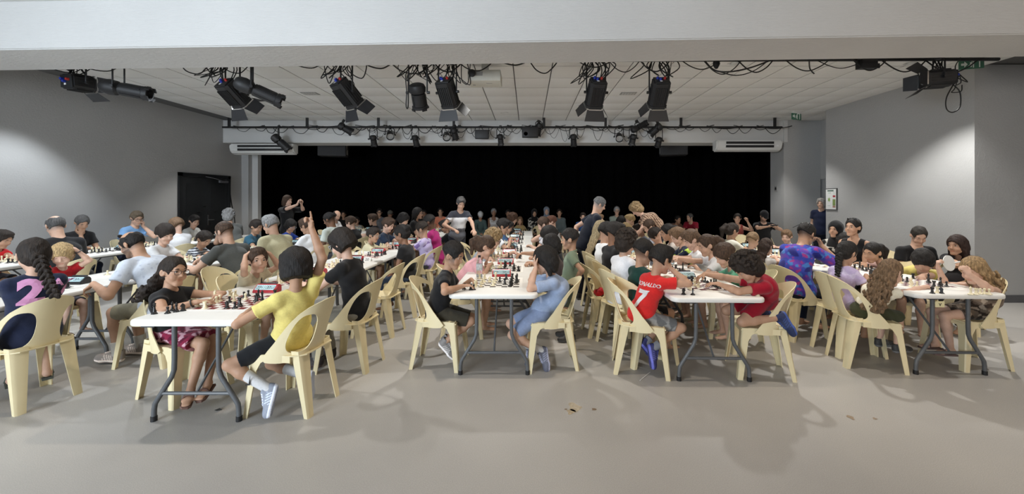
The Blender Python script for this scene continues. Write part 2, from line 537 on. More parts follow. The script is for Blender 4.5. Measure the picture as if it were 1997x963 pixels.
def fresnel(label, a, b, s=1.0, doors=(1, 1, 1, 1), pipe_z=3.52, roll=0):
    """plano-convex spotlight: ribbed oblong body, rear panel with connectors, four barn doors"""
    t = placed('stage_spotlight', label, a, b, roll, 'barn-door spotlights on the front pipe')
    L_ = (Vector(b) - Vector(a)).length
    bm = bmesh.new()
    w, h_ = .115 * s, .105 * s
    oc = [(-w, -h_ * .6), (-w * .65, -h_), (w * .65, -h_), (w, -h_ * .6), (w, h_ * .6), (w * .6, h_), (-w * .6, h_), (-w, h_ * .6)]
    My = Matrix(((1, 0, 0, 0), (0, 0, 1, 0), (0, 1, 0, 0), (0, 0, 0, 1)))
    prism(bm, oc, 0, L_ * .93, My)
    prism(bm, [(x * 1.07, z * 1.07) for x, z in oc], L_ * .90, L_, My)
    obj('housing', me_of(bm, 'housing'), M_BLACK, t)
    bm = bmesh.new()
    for k in range(-3, 4):
        x = w * k / 4.2
        bx(bm, (x - .004, L_ * .15, -h_ - .012), (x + .004, L_ * .85, -h_ + .004))
        bx(bm, (x - .004, L_ * .15, h_ - .004), (x + .004, L_ * .85, h_ + .012))
    for sg in (-1, 1):
        for k in range(3):
            bx(bm, (min(sg * w, sg * (w + .01)), L_ * .15, h_ * (-.4 + .35 * k)), (max(sg * w, sg * (w + .01)), L_ * .85, h_ * (-.36 + .35 * k)))
    obj('cooling_rib', me_of(bm, 'ribs'), M_BLACK, t)
    bm = bmesh.new()
    bx(bm, (-w * .85, -.02, -h_ * .85), (w * .85, .01, h_ * .85), .008)
    rp = obj('rear_panel', me_of(bm, 'rear', True), M_DARK, t)
    for nm, x, z, m in (('connector', -.018, -.005, M_BLUE), ('connector', .045, .02, M_RED), ('connector', -.05, .03, M_BLUE)):
        obj(nm, lathe_me([(0, -.03), (.016, -.03), (.019, 0), (0, 0)], 10), m, rp, (x * s, -.02, z * s), (math.radians(-90), 0, 0))
    obj('label_plate', box_me((-.030 * s, -.024, -.055 * s), (.0, -.019, -.030 * s)), M_WHITE, rp)
    obj('lens', lathe_me([(0, .03), (.05 * s, .022), (.085 * s, 0), (0, -.005)], 18), M_LENS, t, (0, L_ - .01, 0), (math.radians(-90), 0, 0))
    fr = w * 1.05
    for k in range(4):
        if not doors[k]:
            continue
        ang = math.pi / 2 * k
        bm = bmesh.new()
        wd0, wd1, ln = fr * .95, fr * (1.25 if k % 2 == 0 else .8), .16 * s
        M = Matrix.Rotation(ang, 4, 'Y') @ Matrix.Translation((0, L_ + .005, -fr)) @ Matrix.Rotation(math.radians(-38), 4, 'X')
        prism(bm, [(-wd0, 0), (wd0, 0), (wd1, ln), (-wd1, ln)], -.002, .002, M)
        obj('barn_door', me_of(bm, 'leaf'), M_DOOR, t)
    bm = bmesh.new()
    for k in range(4):
        ang = math.pi / 2 * k
        M = Matrix.Rotation(ang, 4, 'Y')
        bx(bm, (-fr * .75, L_ - .005, -fr - .006), (fr * .75, L_ + .008, -fr + .006), 0, M)
    obj('hinge', me_of(bm, 'hinge'), M_CHROME, t)
    yoke(t, L_ * .45, w + .02, .2, pipe_z)
    return t
def profile(label, a, b, s=1.0, pipe_z=3.52, group='profile spotlights', name='profile_spotlight'):
    """ellipsoidal: lamp house, gate, lens tube with notched end"""
    t = placed(name, label, a, b, 0, group)
    L_ = (Vector(b) - Vector(a)).length
    R90 = (math.radians(-90), 0, 0)
    obj('lamp_house', lathe_me([(0, 0), (.055 * s, .0), (.085 * s, .05 * L_), (.10 * s, .18 * L_), (.092 * s, .34 * L_), (.06 * s, .40 * L_)], 18), M_BLACK, t, (0, 0, 0), R90)
    obj('lens_tube', lathe_me([(.06 * s, .38 * L_), (.082 * s, .41 * L_), (.082 * s, .88 * L_), (.094 * s, .90 * L_), (.094 * s, L_), (.075 * s, L_), (.07 * s, .9 * L_), (0, .9 * L_)], 18), M_BLACK, t, (0, 0, 0), R90)
    bm = bmesh.new()
    for k in range(4):
        M = Matrix.Rotation(math.pi / 2 * k + .78, 4, 'Y')
        bx(bm, (-.03 * s, L_ * .97, .085 * s), (.03 * s, L_ * 1.05, .10 * s), 0, M)
    obj('gel_holder', me_of(bm), M_BLACK, t)
    bm = bmesh.new()
    for k in range(5):
        M = Matrix.Rotation(2 * math.pi * k / 5, 4, 'Y')
        bx(bm, (-.008 * s, L_ * .45, .08 * s), (.008 * s, L_ * .86, .088 * s), 0, M)
    obj('cooling_rib', me_of(bm), M_BLACK, t)
    yoke(t, L_ * .36, .11 * s, .2, pipe_z)
    return t
def par(label, a, b, s=1.0, pipe_z=3.385):
    t = placed('par_lamp', label, a, b, 0, 'small lamps on the back pipe')
    L_ = (Vector(b) - Vector(a)).length
    R90 = (math.radians(-90), 0, 0)
    obj('can', lathe_me([(0, 0), (.05 * s, 0), (.075 * s, .3 * L_), (.09 * s, L_), (.083 * s, L_), (.07 * s, .6 * L_)], 16), M_BLACK, t, (0, 0, 0), R90)
    obj('lens', lathe_me([(0, .88 * L_), (.084 * s, .86 * L_)], 16), mat('par_glass', (.35, .35, .34), rough=.15, noise=.2, nscale=40), t, (0, 0, 0), R90)
    yoke(t, L_ * .5, .10 * s, .2, pipe_z)
    return t
def panel_lamp(label, c, w, h_, pipe_z=3.385, white=False):
    t = thing('panel_lamp', label, 'stage light', c, 0, 'small lamps on the back pipe')
    obj('housing', box_me((-w, -.06, -h_), (w, .06, h_), .012), M_BLACK, t)
    obj('front_panel', box_me((-w * .86, -.07, -h_ * .85), (w * .86, -.058, h_ * .85), .004), M_DOOR, t)
    bm = bmesh.new()
    tube(bm, [(-w, 0, 0), (-w, 0, h_ + .05), (0, 0, pipe_z - c[2]), (w, 0, h_ + .05), (w, 0, 0)], .010, 6)
    obj('yoke', me_of(bm, 'y', True), M_BLACK, t)
    if white:
        obj('lens', lathe_me([(0, -.012), (.045, -.008), (.05, 0), (0, 0)], 16), mat('white_lens', (.75, .74, .70), rough=.2, noise=.05), t, (-w * .55, -.07, -h_ * .35), (math.radians(90), 0, 0))
    return t
def rig_pipe(name, label, a, b, hang, r=.024, zc=CEIL):
    t = thing(name, label, 'lighting bar', a)
    a, b = Vector(a), Vector(b)
    obj('pipe', tube_me([Vector((0, 0, 0)), b - a], r, 10), M_BLACK, t)
    for x in hang:
        u = (x - a.x) / (b.x - a.x)
        q = a.lerp(b, u) - a
        obj('hanger', box_me((q.x - .03, q.y - .018, q.z), (q.x + .03, q.y + .018, zc - a.z), .003), M_BLACK, t)
    return t
# back pipe with its hangers
BP = 10.05
pz = CAMH + 143 * BP / FPX
hx = [(p - VX) / FPX * BP for p in (447, 599, 738, 885, 1061, 1181, 1328, 1511)]
rig_pipe('lighting_bar', 'long black lighting bar hung in front of the soffit', ((434 - VX) / FPX * BP, BP, pz), ((1525 - VX) / FPX * BP, BP, pz), hx)
FP = 5.62
rig_pipe('lighting_bar', 'black lighting bar mostly hidden behind the plaster beam', (-7.3, FP + .05, 3.50), (6.5, FP - .05, 3.50), [-6.5, -4, -1.6, .8, 3.2, 5.6])
# big lamps on the front pipe (photo pixel and distance of rear and front end)
Q = W
fresnel('black spotlight seen end-on at the far left of the front bar', Q(132, 158, 5.45), Q(176, 166, 5.70), .95, (1, 1, 0, 1))
profile('long black profile spotlight pointing right, nearest the left wall', Q(196, 166, 5.4), Q(292, 184, 5.55), 1.05)
fresnel('barn-door spotlight crossed by a profile lamp, left of centre', Q(437, 162, 5.5), Q(473, 202, 5.75))
profile('profile spotlight crossing in front of a barn-door lamp', Q(458, 158, 5.25), Q(548, 198, 5.5), 1.0)
fresnel('barn-door spotlight standing alone left of the centre pair', Q(660, 160, 5.5), Q(694, 204, 5.72), 1.0, (1, 1, 0, 1))
profile('stubby round spotlight with hanging cable, left of the centre pair', Q(812, 163, 5.4), Q(820, 211, 5.58), 1.15)
fresnel('barn-door spotlight of the centre pair, beside the round lamp', Q(866, 158, 5.5), Q(880, 206, 5.72), 1.0, (1, 0, 0, 1))
fresnel('barn-door spotlight just right of the white projector', Q(1167, 158, 5.5), Q(1157, 206, 5.74))
fresnel('barn-door spotlight farther right of the white projector', Q(1290, 158, 5.5), Q(1280, 206, 5.74), 1.0, (1, 1, 0, 0))
fresnel('barn-door spotlight with looped cable, near the right wall', Q(1856, 152, 5.3), Q(1800, 156, 5.4), .95, (1, 1, 1, 1), 3.45)
t = thing('flood_lamp', 'small black flood lamp tucked under the beam on the right', 'stage light', Q(1690, 124, 5.55))
obj('housing', box_me((-.11, -.06, -.07), (.11, .06, .05), .01), M_BLACK, t)
obj('yoke', tube_me([(-.12, 0, 0), (-.12, 0, .12), (.12, 0, .12), (.12, 0, 0)], .01, 6), M_BLACK, t)
obj('barn_door', box_me((-.12, -.075, -.085), (.12, -.06, -.02), .002), M_DOOR, t)
# lamps on the back pipe
profile('profile lamp on a bent arm above the left air conditioner', Q(532, 264, 9.95), Q(563, 292, 10.1), 1.1, pz, 'small lamps on the back pipe', 'small_profile_lamp')
for i, (x0, y0, x1, y1, s, w_) in enumerate(((660, 243, 686, 258, 1.15, 'tilted right beside the second hanger'), (727, 264, 730, 284, .95, 'pointing down by the third hanger'), (808, 264, 813, 284, .95, 'hanging straight down, alone, left of centre'), (884, 250, 889, 272, 1.0, 'by the fourth hanger'), (975, 262, 977, 282, .9, 'with spread flaps right of the flat panel'), (1053, 240, 1048, 264, .95, 'behind the panel with white lens'), (1118, 262, 1119, 284, .95, 'hanging alone right of centre'), (1236, 262, 1232, 282, 1.0, 'under the raised lamp'), (1232, 255, 1260, 240, .95, 'raised and pointing up right'), (1290, 243, 1268, 262, 1.2, 'tilted left near the right speaker'), (1287, 268, 1282, 286, .95, 'just above the right speaker'))):
    profile('small black profile lamp ' + w_, Q(x0, y0, 9.98), Q(x1, y1, 10.10), s * .9, pz, 'small lamps on the back pipe', 'small_profile_lamp')
for x0, y0, w_ in ((760, 258, 'left of centre'), (870, 260, 'near the middle hanger'), (1207, 262, 'right of centre')):
    par('small round can lamp facing the room, ' + w_, Q(x0, y0, 10.2), Q(x0 + 1, y0 + 9, 9.98), 1.05, pz)
panel_lamp('flat black panel lamp in the middle of the back bar', Q(940, 262, 10.05), .17, .11, pz)
panel_lamp('flat black panel lamp with a round white lens', Q(1034, 258, 10.0), .20, .13, pz, True)
# cables draped along both bars
def drape(name, label, x0, x1, z, y, n, sag, r=.009, seed=1):
    rr = random.Random(seed)
    t = thing(name, label, 'cable', (x0, y, z))
    for k in range(n):
        a = x0 + (x1 - x0) * k / n + rr.uniform(-.1, .1)
        b = a + (x1 - x0) / n * rr.uniform(.8, 1.5)
        s = sag * rr.uniform(.35, 1.2)
        yy = rr.uniform(-.05, .05)
        pts = [(a - x0, yy, rr.uniform(0, .02)), (a + (b - a) * .25 - x0, yy - .02, -s * .8), (a + (b - a) * .55 - x0, yy + .02, -s), (a + (b - a) * .8 - x0, yy, -s * .6), (b - x0, yy, rr.uniform(0, .02))]
        obj('cable', tube_me(spline(pts, 5), r * rr.uniform(.7, 1.1), 5), M_CABLE, t)
    return t
drape('cable_run', 'black cables looped all along the back lighting bar', -7.2, 6.2, pz, BP - .02, 42, .16, .009, 3)
drape('cable_run', 'second tangle of black cables about the middle of the back bar', -4.0, 3.2, pz - .005, BP - .05, 26, .30, .006, 9)
drape('cable_run', 'straight bundle of cables taped along the back bar', -7.3, 6.3, pz + .03, BP, 22, .05, .012, 12)
drape('cable_run', 'slack black cables hanging below the front bar', -6.7, 5.9, 3.47, FP - .08, 26, .14, .009, 5)
for i, (x, n) in enumerate(((-6.3, 5), (-4.2, 8), (-2.55, 7), (-1.5, 9), (-1.1, 8), (.95, 8), (1.8, 6), (5.7, 5))):
    rr = random.Random(i + 40)
    t = thing('cable_bundle', 'bunch of thin black cables rising from the %s front lamp' % ['first', 'second', 'third', 'fourth', 'fifth', 'sixth', 'seventh', 'last'][i], 'cable', (x, FP, 3.5))
    for k in range(n):
        dx = rr.uniform(-.25, .25)
        pts = [(dx, rr.uniform(-.1, .1), .02), (dx + rr.uniform(-.1, .1), rr.uniform(-.1, .1), -.10), (dx + rr.uniform(-.15, .15), rr.uniform(-.12, .05), -.22 - rr.uniform(0, .14)), (dx * .4 + rr.uniform(-.1, .1), -.05, -.15), (dx * .3, 0, .0)]
        obj('cable', tube_me(spline(pts, 5), rr.choice((.005, .007, .008)), 5), M_CABLE, t)
cable('safety_cable', [Q(1862, 160, 5.25), Q(1846, 190, 5.22), Q(1846, 212, 5.2), Q(1858, 219, 5.2), Q(1872, 208, 5.2), Q(1872, 180, 5.22), Q(1858, 164, 5.25)], .007, 'thin black cable hanging in a long loop under the right spotlight')
cable('safety_cable', [Q(1866, 166, 5.25), Q(1874, 160, 5.2), Q(1870, 148, 5.2), Q(1862, 172, 5.2), Q(1856, 180, 5.2), Q(1874, 178, 5.2), Q(1876, 166, 5.25)], .006, 'short coil of black cable at the right spotlight')
cable('power_cable', [Q(818, 117, 5.6), Q(793, 140, 5.25), Q(793, 180, 5.25), Q(792, 207, 5.25), Q(796, 206, 5.24), Q(797, 150, 5.24), Q(806, 142, 5.3), Q(822, 117, 5.6)], .008, 'doubled black cable hanging left of the round spotlight')
cable('power_cable', [Q(900, 117, 5.6), Q(900, 152, 5.28), Q(905, 162, 5.28), Q(913, 160, 5.3), Q(918, 117, 5.6)], .006, 'black cable loop between centre lamp and projector')
cable('power_cable', [Q(1578, 117, 5.6), Q(1579, 132, 5.28), Q(1583, 139, 5.28), Q(1588, 144, 5.28)], .008, 'loose cable end dangling under the beam')
cable('power_cable', [Q(1373, 117, 5.6), Q(1392, 136, 5.25), Q(1420, 140, 5.2), Q(1460, 133, 5.25), Q(1505, 117, 5.6)], .010, 'thick slack cable right of the barn-door lamps')
cable('power_cable', [Q(1396, 138, 5.25), Q(1435, 147, 5.2), Q(1470, 138, 5.25), Q(1500, 117, 5.6)], .007, 'thin cable sagging below the thick slack cable')
t = thing('cable_plug', 'black plug hanging from the slack cable', 'plug', Q(1397, 126, 5.3))
obj('body', lathe_me([(0, -.06), (.02, -.05), (.045, 0), (.04, .05), (0, .06)], 10), M_BLACK, t)
cable('wall_cable', [(-7.838, 10.62, 1.80), (-7.838, 10.70, 1.4), (-7.838, 10.80, 1.0), (-7.838, 10.84, .0)], .012, 'black cable running down the left wall beside the door')
cable('wall_cable', [Q(484, 300, 11.2), Q(484, 360, 11.2), Q(482, 440, 11.2), Q(482, 470, 11.2)], .014, 'black cable hanging down the stage column')
# projector
t = thing('projector', 'white ceiling projector beside the centre spotlights', 'projector', W(946, 150, 6.0))
obj('casing', box_me((-.24, -.16, -.10), (.24, .20, .06), .015), mat('projector_cream', (.66, .65, .58), rough=.5, noise=.03), t)
obj('mount', box_me((-.05, -.02, .05), (.05, .08, .25)), M_WHITE, t)
obj('vent', box_me((-.20, -.165, -.03), (-.02, -.158, .03)), M_GRILLE, t)
obj('lens', lathe_me([(0, 0), (.05, 0), (.055, .03), (0, .05)], 14), M_BLACK, t, (-.17, -.16, .0), (math.radians(90), 0, 0))
bm = bmesh.new(); bx(bm, (.02, -.03, -.1015), (.11, -.015, -.0995)); bx(bm, (-.19, .05, -.1015), (-.15, .09, -.0995))
obj('nameplate', me_of(bm), M_GRILLE, t)
# loudspeakers behind the soffit
for px, py, sg, w_ in ((650, 292, 1, 'left'), (1313, 290, -1, 'right')):
    c = W(px, py, 11.35)
    t = thing('loudspeaker', 'black loudspeaker box hung under the soffit, %s of the two' % w_, 'speaker', c, math.radians(14 * sg))
    obj('cabinet', box_me((-.36, -.2, -.19), (.36, .2, .17), .02), mat('speaker_black', (.02, .02, .021), rough=.7, noise=.15, bump=.1), t)
    obj('grille', box_me((-.30, -.212, -.15), (.34, -.20, .14), .004), mat('speaker_grille', (.028, .028, .030), rough=.8, noise=.3, nscale=200), t)
    obj('bracket', tube_me([(-.37, 0, 0), (-.37, 0, CEIL - c.z), (.37, 0, CEIL - c.z), (.37, 0, 0)], .018, 6), M_BLACK, t)
    obj('side_plate', box_me((sg * .361 - .004, -.12, -.14), (sg * .361 + .004, .12, .12)), mat('speaker_side', (.30, .30, .29), noise=.1), t)
# air conditioners
for x0, x1, yt, yb, w_ in ((446, 571, 279, 300, 'left'), (1398, 1527, 272, 294, 'right')):
    D = 10.2
    a, b = (x0 - VX) / FPX * D, (x1 - VX) / FPX * D
    zt, zb = CAMH + (VY - yt) / FPX * D, CAMH + (VY - yb) / FPX * D
    t = thing('air_conditioner', 'long white air conditioner under the %s end of the soffit' % w_, 'air conditioner', ((a + b) / 2, D + .12, zb))
    hw, hh = (b - a) / 2, zt - zb
    bm = bmesh.new()
    prof = [(-.12, hh * .95), (-.13, hh * .6), (-.09, hh * .18), (.0, 0), (.14, 0), (.14, hh)]
    Mx = Matrix(((0, 0, 1, 0), (1, 0, 0, 0), (0, 1, 0, 0), (0, 0, 0, 1)))
    prism(bm, prof, -hw, hw, Mx)
    bmesh.ops.bevel(bm, geom=list(bm.edges), offset=.03, segments=3, affect='EDGES')
    obj('casing', me_of(bm, 'ac', True), M_WHITE, t)
    for z0 in (.30, .62):
        obj('air_slot', box_me((-hw * .72, -.135, hh * z0), (hw * .72, -.085, hh * (z0 + .20))), M_BLACK, t)
    obj('louver', box_me((-hw * .74, -.139, hh * .535), (hw * .74, -.10, hh * .585), .002), M_WHITE, t)
    obj('indicator', box_me((hw * .80, -.134, hh * .40), (hw * .86, -.118, hh * .52)), mat('indicator_white', (.85, .85, .85), noise=.02), t)
# exit signs
M_GREEN = mat('exit_green', (.05, .16, .10), rough=.4, noise=.05)
def pictogram(t, s, y, run=True):
    """white running figure, doorway and arrow on the green plate"""
    bm = bmesh.new()
    Mx = Matrix(((1, 0, 0, 0), (0, 0, 1, y), (0, 1, 0, 0), (0, 0, 0, 1)))
    def pl(pts):
        prism(bm, [(a * s, b * s) for a, b in pts], 0, .003, Mx)
    pl([(-.9, .12), (-.9, -.12), (-.62, -.12), (-.62, -.34), (-.34, 0), (-.62, .34), (-.62, .12)])
    pl([(.1, -.42), (.2, -.42), (.2, .36), (.62, .36), (.62, -.42), (.72, -.42), (.72, .46), (.1, .46)])
    pl([(-.02, .30), (.06, .36), (.09, .28), (.01, .22)])
    pl([(-.14, .18), (.02, .2), (.08, .02), (.0, -.08), (-.12, -.05)])
    pl([(.0, -.06), (.07, .0), (-.02, -.36), (-.1, -.34)])
    pl([(-.12, -.02), (-.06, -.08), (-.22, -.26), (-.3, -.2)])
    obj('pictogram', me_of(bm), mat('sign_white', (.8, .85, .8), noise=.02), t)
t = thing('exit_sign', 'small green exit sign on the ceiling above the alcove', 'sign', W(1553, 227, 9.4), math.radians(22))
obj('sign_plate', box_me((-.16, -.008, -.08), (.16, .008, .07), .004), M_GREEN, t); pictogram(t, .15, -.0115)
obj('bracket', box_me((-.12, -.03, .07), (.12, .03, .12), .006), M_WHITE, t)
t = thing('exit_sign', 'green exit sign with arrow beside the right spotlight', 'sign', W(1894, 125, 5.85), math.radians(-20))
obj('sign_plate', box_me((-.14, -.008, -.07), (.14, .008, .08), .004), M_GREEN, t); pictogram(t, .13, -.0115)
obj('bracket', box_me((-.10, -.03, .08), (.10, .03, .16), .006), M_WHITE, t)
# framed safety plan on the right wall
t = thing('wall_poster', 'framed evacuation notice on the right wall beside the alcove', 'poster', (6.80, 9.02, 1.58))
obj('frame', box_me((-.022, -.17, -.245), (-.001, .17, .245), .004), mat('poster_frame', (.09, .09, .09), rough=.4, noise=.1), t)
obj('sheet', box_me((-.0235, -.15, -.225), (-.021, .15, .225)), mat('poster_paper', (.75, .76, .74), rough=.6, noise=.03), t)
def flat(y0, y1, z0, z1, c, nm='print'):
    obj(nm, box_me((-.0255, min(y0, y1), z0), (-.0235, max(y0, y1), z1)), mat('print_%d_%d_%d' % tuple(int(x * 255) for x in c), c, noise=.25, nscale=90), t)
flat(.10, -.08, .175, .205, (.10, .16, .13)); flat(.08, .0, .13, .15, (.45, .60, .50)); flat(-.06, -.13, .045, .085, (.40, .03, .05))
flat(-.055, -.135, -.14, .0, (.22, .30, .10)); flat(-.055, -.135, -.185, -.145, (.40, .22, .18)); flat(.09, .02, -.15, -.135, (.5, .6, .55)); flat(-.09, -.095, .09, .17, (.3, .5, .35))
bm = bmesh.new()
prism(bm, [(.052 + .045 * (1 if i % 2 else .55) * math.cos(i * .5236), -.01 + .06 * (1 if i % 2 else .5) * math.sin(i * .5236)) for i in range(12)], 0, .002, Matrix(((0, 0, -1, -.0235), (1, 0, 0, 0), (0, 1, 0, 0), (0, 0, 0, 1))))
obj('print', me_of(bm), mat('print_tree', (.25, .38, .12), noise=.3, nscale=80), t)
p = W(1505, 368, 10.9)
t = thing('light_switch', 'small grey wall switch on the jamb right of the curtain', 'switch', (6.6, 10.72, p.z))
obj('plate', box_me((-.012, -.06, -.07), (0, .06, .07), .003), M_GRILLE, t)
obj('rocker', box_me((-.018, -.03, -.035), (-.01, .03, .035), .003), M_BLACK, t)
# ------------------------------------------------------------------ moulded plastic chairs
M_CHAIR = mat('chair_plastic', srgb(226, 212, 172), rough=.42, noise=.035, nscale=5, bump=.03, bscale=180, spec=.4)
M_STICKER = mat('chair_sticker', srgb(40, 92, 50), rough=.6, noise=.1)
def _back_pt(th, z):
    """the moulded back: a sheet wrapped round the rear of the seat, leaning back; th = angle from the centre line, local +y is the sitter's front"""
    a = abs(th)
    lean = max(z - .42, 0)
    rx = .212 + .02 * (1 - min(max((z - .42) / .4, 0), 1))
    ry = .20 + .055 * min(a / 1.5, 1)
    x = rx * math.sin(th) if a <= math.pi / 2 else math.copysign(rx, th)
    y = -.165 + ry * (1 - math.cos(th)) - lean * .30
    return Vector((x, y, z))
def _fan(bm, outer, hole, rings=2):
    """skin between an outline and a hole in (angle, height) space"""
    n = len(hole)
    L_ = []
    for r in range(rings + 1):
        t = r / rings
        L_.append([(h_[0] + (o_[0] - h_[0]) * t, h_[1] + (o_[1] - h_[1]) * t) for h_, o_ in zip(hole, outer)])
    return L_
def _ray_outline(poly, c, ang):
    dx, dy = math.cos(ang), math.sin(ang)
    best = None
    for (x0, y0), (x1, y1) in zip(poly, poly[1:] + poly[:1]):
        ex, ey = x1 - x0, y1 - y0
        den = dx * ey - dy * ex
        if abs(den) < 1e-9:
            continue
        t = ((x0 - c[0]) * ey - (y0 - c[1]) * ex) / den
        u = ((x0 - c[0]) * dy - (y0 - c[1]) * dx) / den
        if t > 1e-6 and -1e-6 <= u <= 1 + 1e-6:
            best = t if best is None else min(best, t)
    best = best or .01
    return (c[0] + dx * best, c[1] + dy * best)
def thicken(bm, t):
    """give an open sheet a real thickness"""
    bm.normal_update()
    bmesh.ops.recalc_face_normals(bm, faces=bm.faces)
    bmesh.ops.solidify(bm, geom=list(bm.faces), thickness=t)
def chair_back_me():
    bm = bmesh.new()
    AS = 3.0                                   # angle -> height scale so that the outline is well shaped
    top = [(.0, .825), (.25, .820), (.50, .803), (.75, .780), (.98, .737), (1.16, .677), (1.29, .607), (1.40, .537), (1.53, .470), (1.62, .438)]
    bot = [(1.62, .405), (1.45, .395), (1.2, .392), (1.0, .392), (.75, .395), (.6, .415), (.4, .43), (.2, .437), (0, .44)]
    half = [(a / AS, z) for a, z in top + bot]
    hc = (.70 / AS, .590)
    n = 40
    hole, outer = [], []
    for i in range(n):
        a = 2 * math.pi * i / n
        ca, sa = math.cos(a), math.sin(a)
        hx = .34 / AS * math.copysign(abs(ca) ** .75, ca)
        hz = .136 * math.copysign(abs(sa) ** .8, sa)
        hx *= (1.12 - .9 * hz)                 # wider at the foot
        hole.append((hc[0] + hx + hz * -.10, hc[1] + hz))
    for (x, z) in hole:
        outer.append(_ray_outline(half, hc, math.atan2(z - hc[1], x - hc[0])))
    L_ = _fan(bm, outer, hole, 3)
    for sg in (1, -1):
        g = [[bm.verts.new(_back_pt(sg * x * AS, z)) for x, z in ring] for ring in L_]
        for A, B in zip(g, g[1:]):
            for k in range(n):
                try:
                    bm.faces.new((A[k], A[(k + 1) % n], B[(k + 1) % n], B[k]))
                except ValueError:
                    pass
    # outline corner points the rays miss
    bmesh.ops.remove_doubles(bm, verts=bm.verts, dist=.004)
    thicken(bm, .007)
    return me_of(bm, 'chair_back', True)
def chair_seat_me():
    bm = bmesh.new()
    nx, ny = 11, 12
    g = []
    for j in range(ny + 1):
        v = j / ny
        row = []
        for i in range(nx + 1):
            u = i / nx * 2 - 1
            y = -.19 + .40 * v
            wd = .205 if v > .3 else .205 * math.sqrt(max(1 - ((.3 - v) / .42) ** 2, .2))
            x = u * wd
            z = .445 - .014 * (1 - u * u) * math.sin(math.pi * min(v * 1.05, 1)) - (.018 * max(v - .85, 0) / .15)
            row.append(bm.verts.new((x, y, z)))
        g.append(row)
    for j in range(ny):
        for i in range(nx):
            bm.faces.new((g[j][i], g[j][i + 1], g[j + 1][i + 1], g[j + 1][i]))
    thicken(bm, .008)
    # stiffening skirt and the small side lug of a stacking chair
    for sg in (-1, 1):
        bx(bm, (sg * .196, -.10, .395), (sg * .204, .19, .440))
        bx(bm, (sg * .204, .015, .392), (sg * .216, .085, .436), .002)
    bx(bm, (-.19, .196, .400), (.19, .204, .432))
    return me_of(bm, 'chair_seat', True)
def chair_leg_me(front, sg):
    """an L-shaped moulded leg, open to the inside"""
    bm = bmesh.new()
    n = 8
    if front:
        secs = []
        for i in range(n + 1):
            t = i / n
            z = .442 * (1 - t)
            x = sg * (.208 + .035 * t)
            y = .200 + .045 * t
            w = .078 - .022 * t + (.05 * max(0, .14 - t) / .14)
            dp = .062 - .020 * t + (.10 * max(0, .16 - t) / .16)
            secs.append([(x - sg * w, y, z), (x - sg * .008, y, z), (x, y - .008, z), (x, y - dp, z)])
    else:
        secs = []
        for i in range(n + 1):
            t = i / n
            z = .47 * (1 - t)
            b0 = _back_pt(sg * .36, .44)
            b1 = _back_pt(sg * .86, .44)
            o = Vector((sg * .012, -.075, 0)) * t
            a, b = Vector((b0.x, b0.y - .004, z)) + o, Vector((b1.x + sg * .004, b1.y, z)) + o
            m = Vector((b.x - sg * .004, a.y + .004, z))
            b = m + (b - m) * (1 - .50 * t)
            a = m + (a - m) * (1 - .42 * t)
            am = m + (a - m) * .2 + Vector((0, -.004, 0))
            secs.append([tuple(a), tuple(am), tuple(m + (b - m) * .15 + Vector((sg * .004, 0, 0))), tuple(b)])
    g = [[bm.verts.new(p) for p in s] for s in secs]
    for A, B in zip(g, g[1:]):
        for k in range(3):
            bm.faces.new((A[k], A[k + 1], B[k + 1], B[k]))
    thicken(bm, .007)
    lo = min(v.co.z for v in bm.verts)
    for v in bm.verts:
        v.co.z = max(v.co.z, 0)
    return me_of(bm, 'chair_leg', True)
CH_BACK, CH_SEAT = chair_back_me(), chair_seat_me()
CH_LEGS = [chair_leg_me(f, s) for f in (True, False) for s in (1, -1)]
for _m in [CH_BACK, CH_SEAT] + CH_LEGS:
    _m.materials.append(M_CHAIR)
CHAIRS = []
def add_chair(p, yaw, label, group='cream moulded plastic chairs', sticker=False):
    t = thing('plastic_chair', label, 'chair', (p[0], p[1], 0), -math.radians(yaw), group)
    obj('seat', CH_SEAT, None, t)
    obj('backrest', CH_BACK, None, t)
    for m in CH_LEGS:
        obj('leg', m, None, t)
    if sticker:
        o = obj('sticker', box_me((.166, -.155, .35), (.1695, -.110, .395)), M_STICKER, t)
        o['label'] = 'small green sticker on chair leg'
    CHAIRS.append(t)
    return t
# ------------------------------------------------------------------ folding tables
M_TABLE = mat('table_plastic', srgb(232, 231, 226), rough=.45, noise=.02, nscale=12, bump=.06, bscale=260)
M_TLEG = mat('table_leg_grey', (.10, .105, .11), rough=.45, noise=.1, nscale=20)
TW, TL, TH = .78, 1.83, .74
def round_rect(w, l, r, n=6):
    pts = []
    for cx, cy, a0 in ((w - r, l - r, 0), (-w + r, l - r, 90), (-w + r, -l + r, 180), (w - r, -l + r, 270)):
        for i in range(n + 1):
            a = math.radians(a0 + 90 * i / n)
            pts.append((cx + r * math.cos(a), cy + r * math.sin(a)))
    return pts
def table_top_me():
    bm = bmesh.new()
    ring = []
    for (ins, z) in ((.03, -.042), (.004, -.040), (0, -.034), (0, -.012), (.004, -.004), (.012, 0)):
        ring.append([bm.verts.new((x, y, z)) for x, y in round_rect(TW / 2 - ins, TL / 2 - .004 - ins, .065 - ins * .8)])
    n = len(ring[0])
    for A, B in zip(ring, ring[1:]):
        for k in range(n):
            bm.faces.new((A[k], A[(k + 1) % n], B[(k + 1) % n], B[k]))
    bm.faces.new(ring[-1]); bm.faces.new(ring[0][::-1])
    return me_of(bm, 'table_top', True)
T_TOP = table_top_me(); T_TOP.materials.append(M_TABLE)
def leg_pts(sg):
    return [(sg * .155, 0, -.04), (sg * .155, 0, -.30), (sg * .158, 0, -.38), (sg * .175, 0, -.43), (sg * .272, 0, -.585), (sg * .292, 0, -.62), (sg * .298, 0, -.66), (sg * .300, 0, -TH + .012)]
T_LEGS = {s: tube_me(leg_pts(s), .0165, 10) for s in (1, -1)}
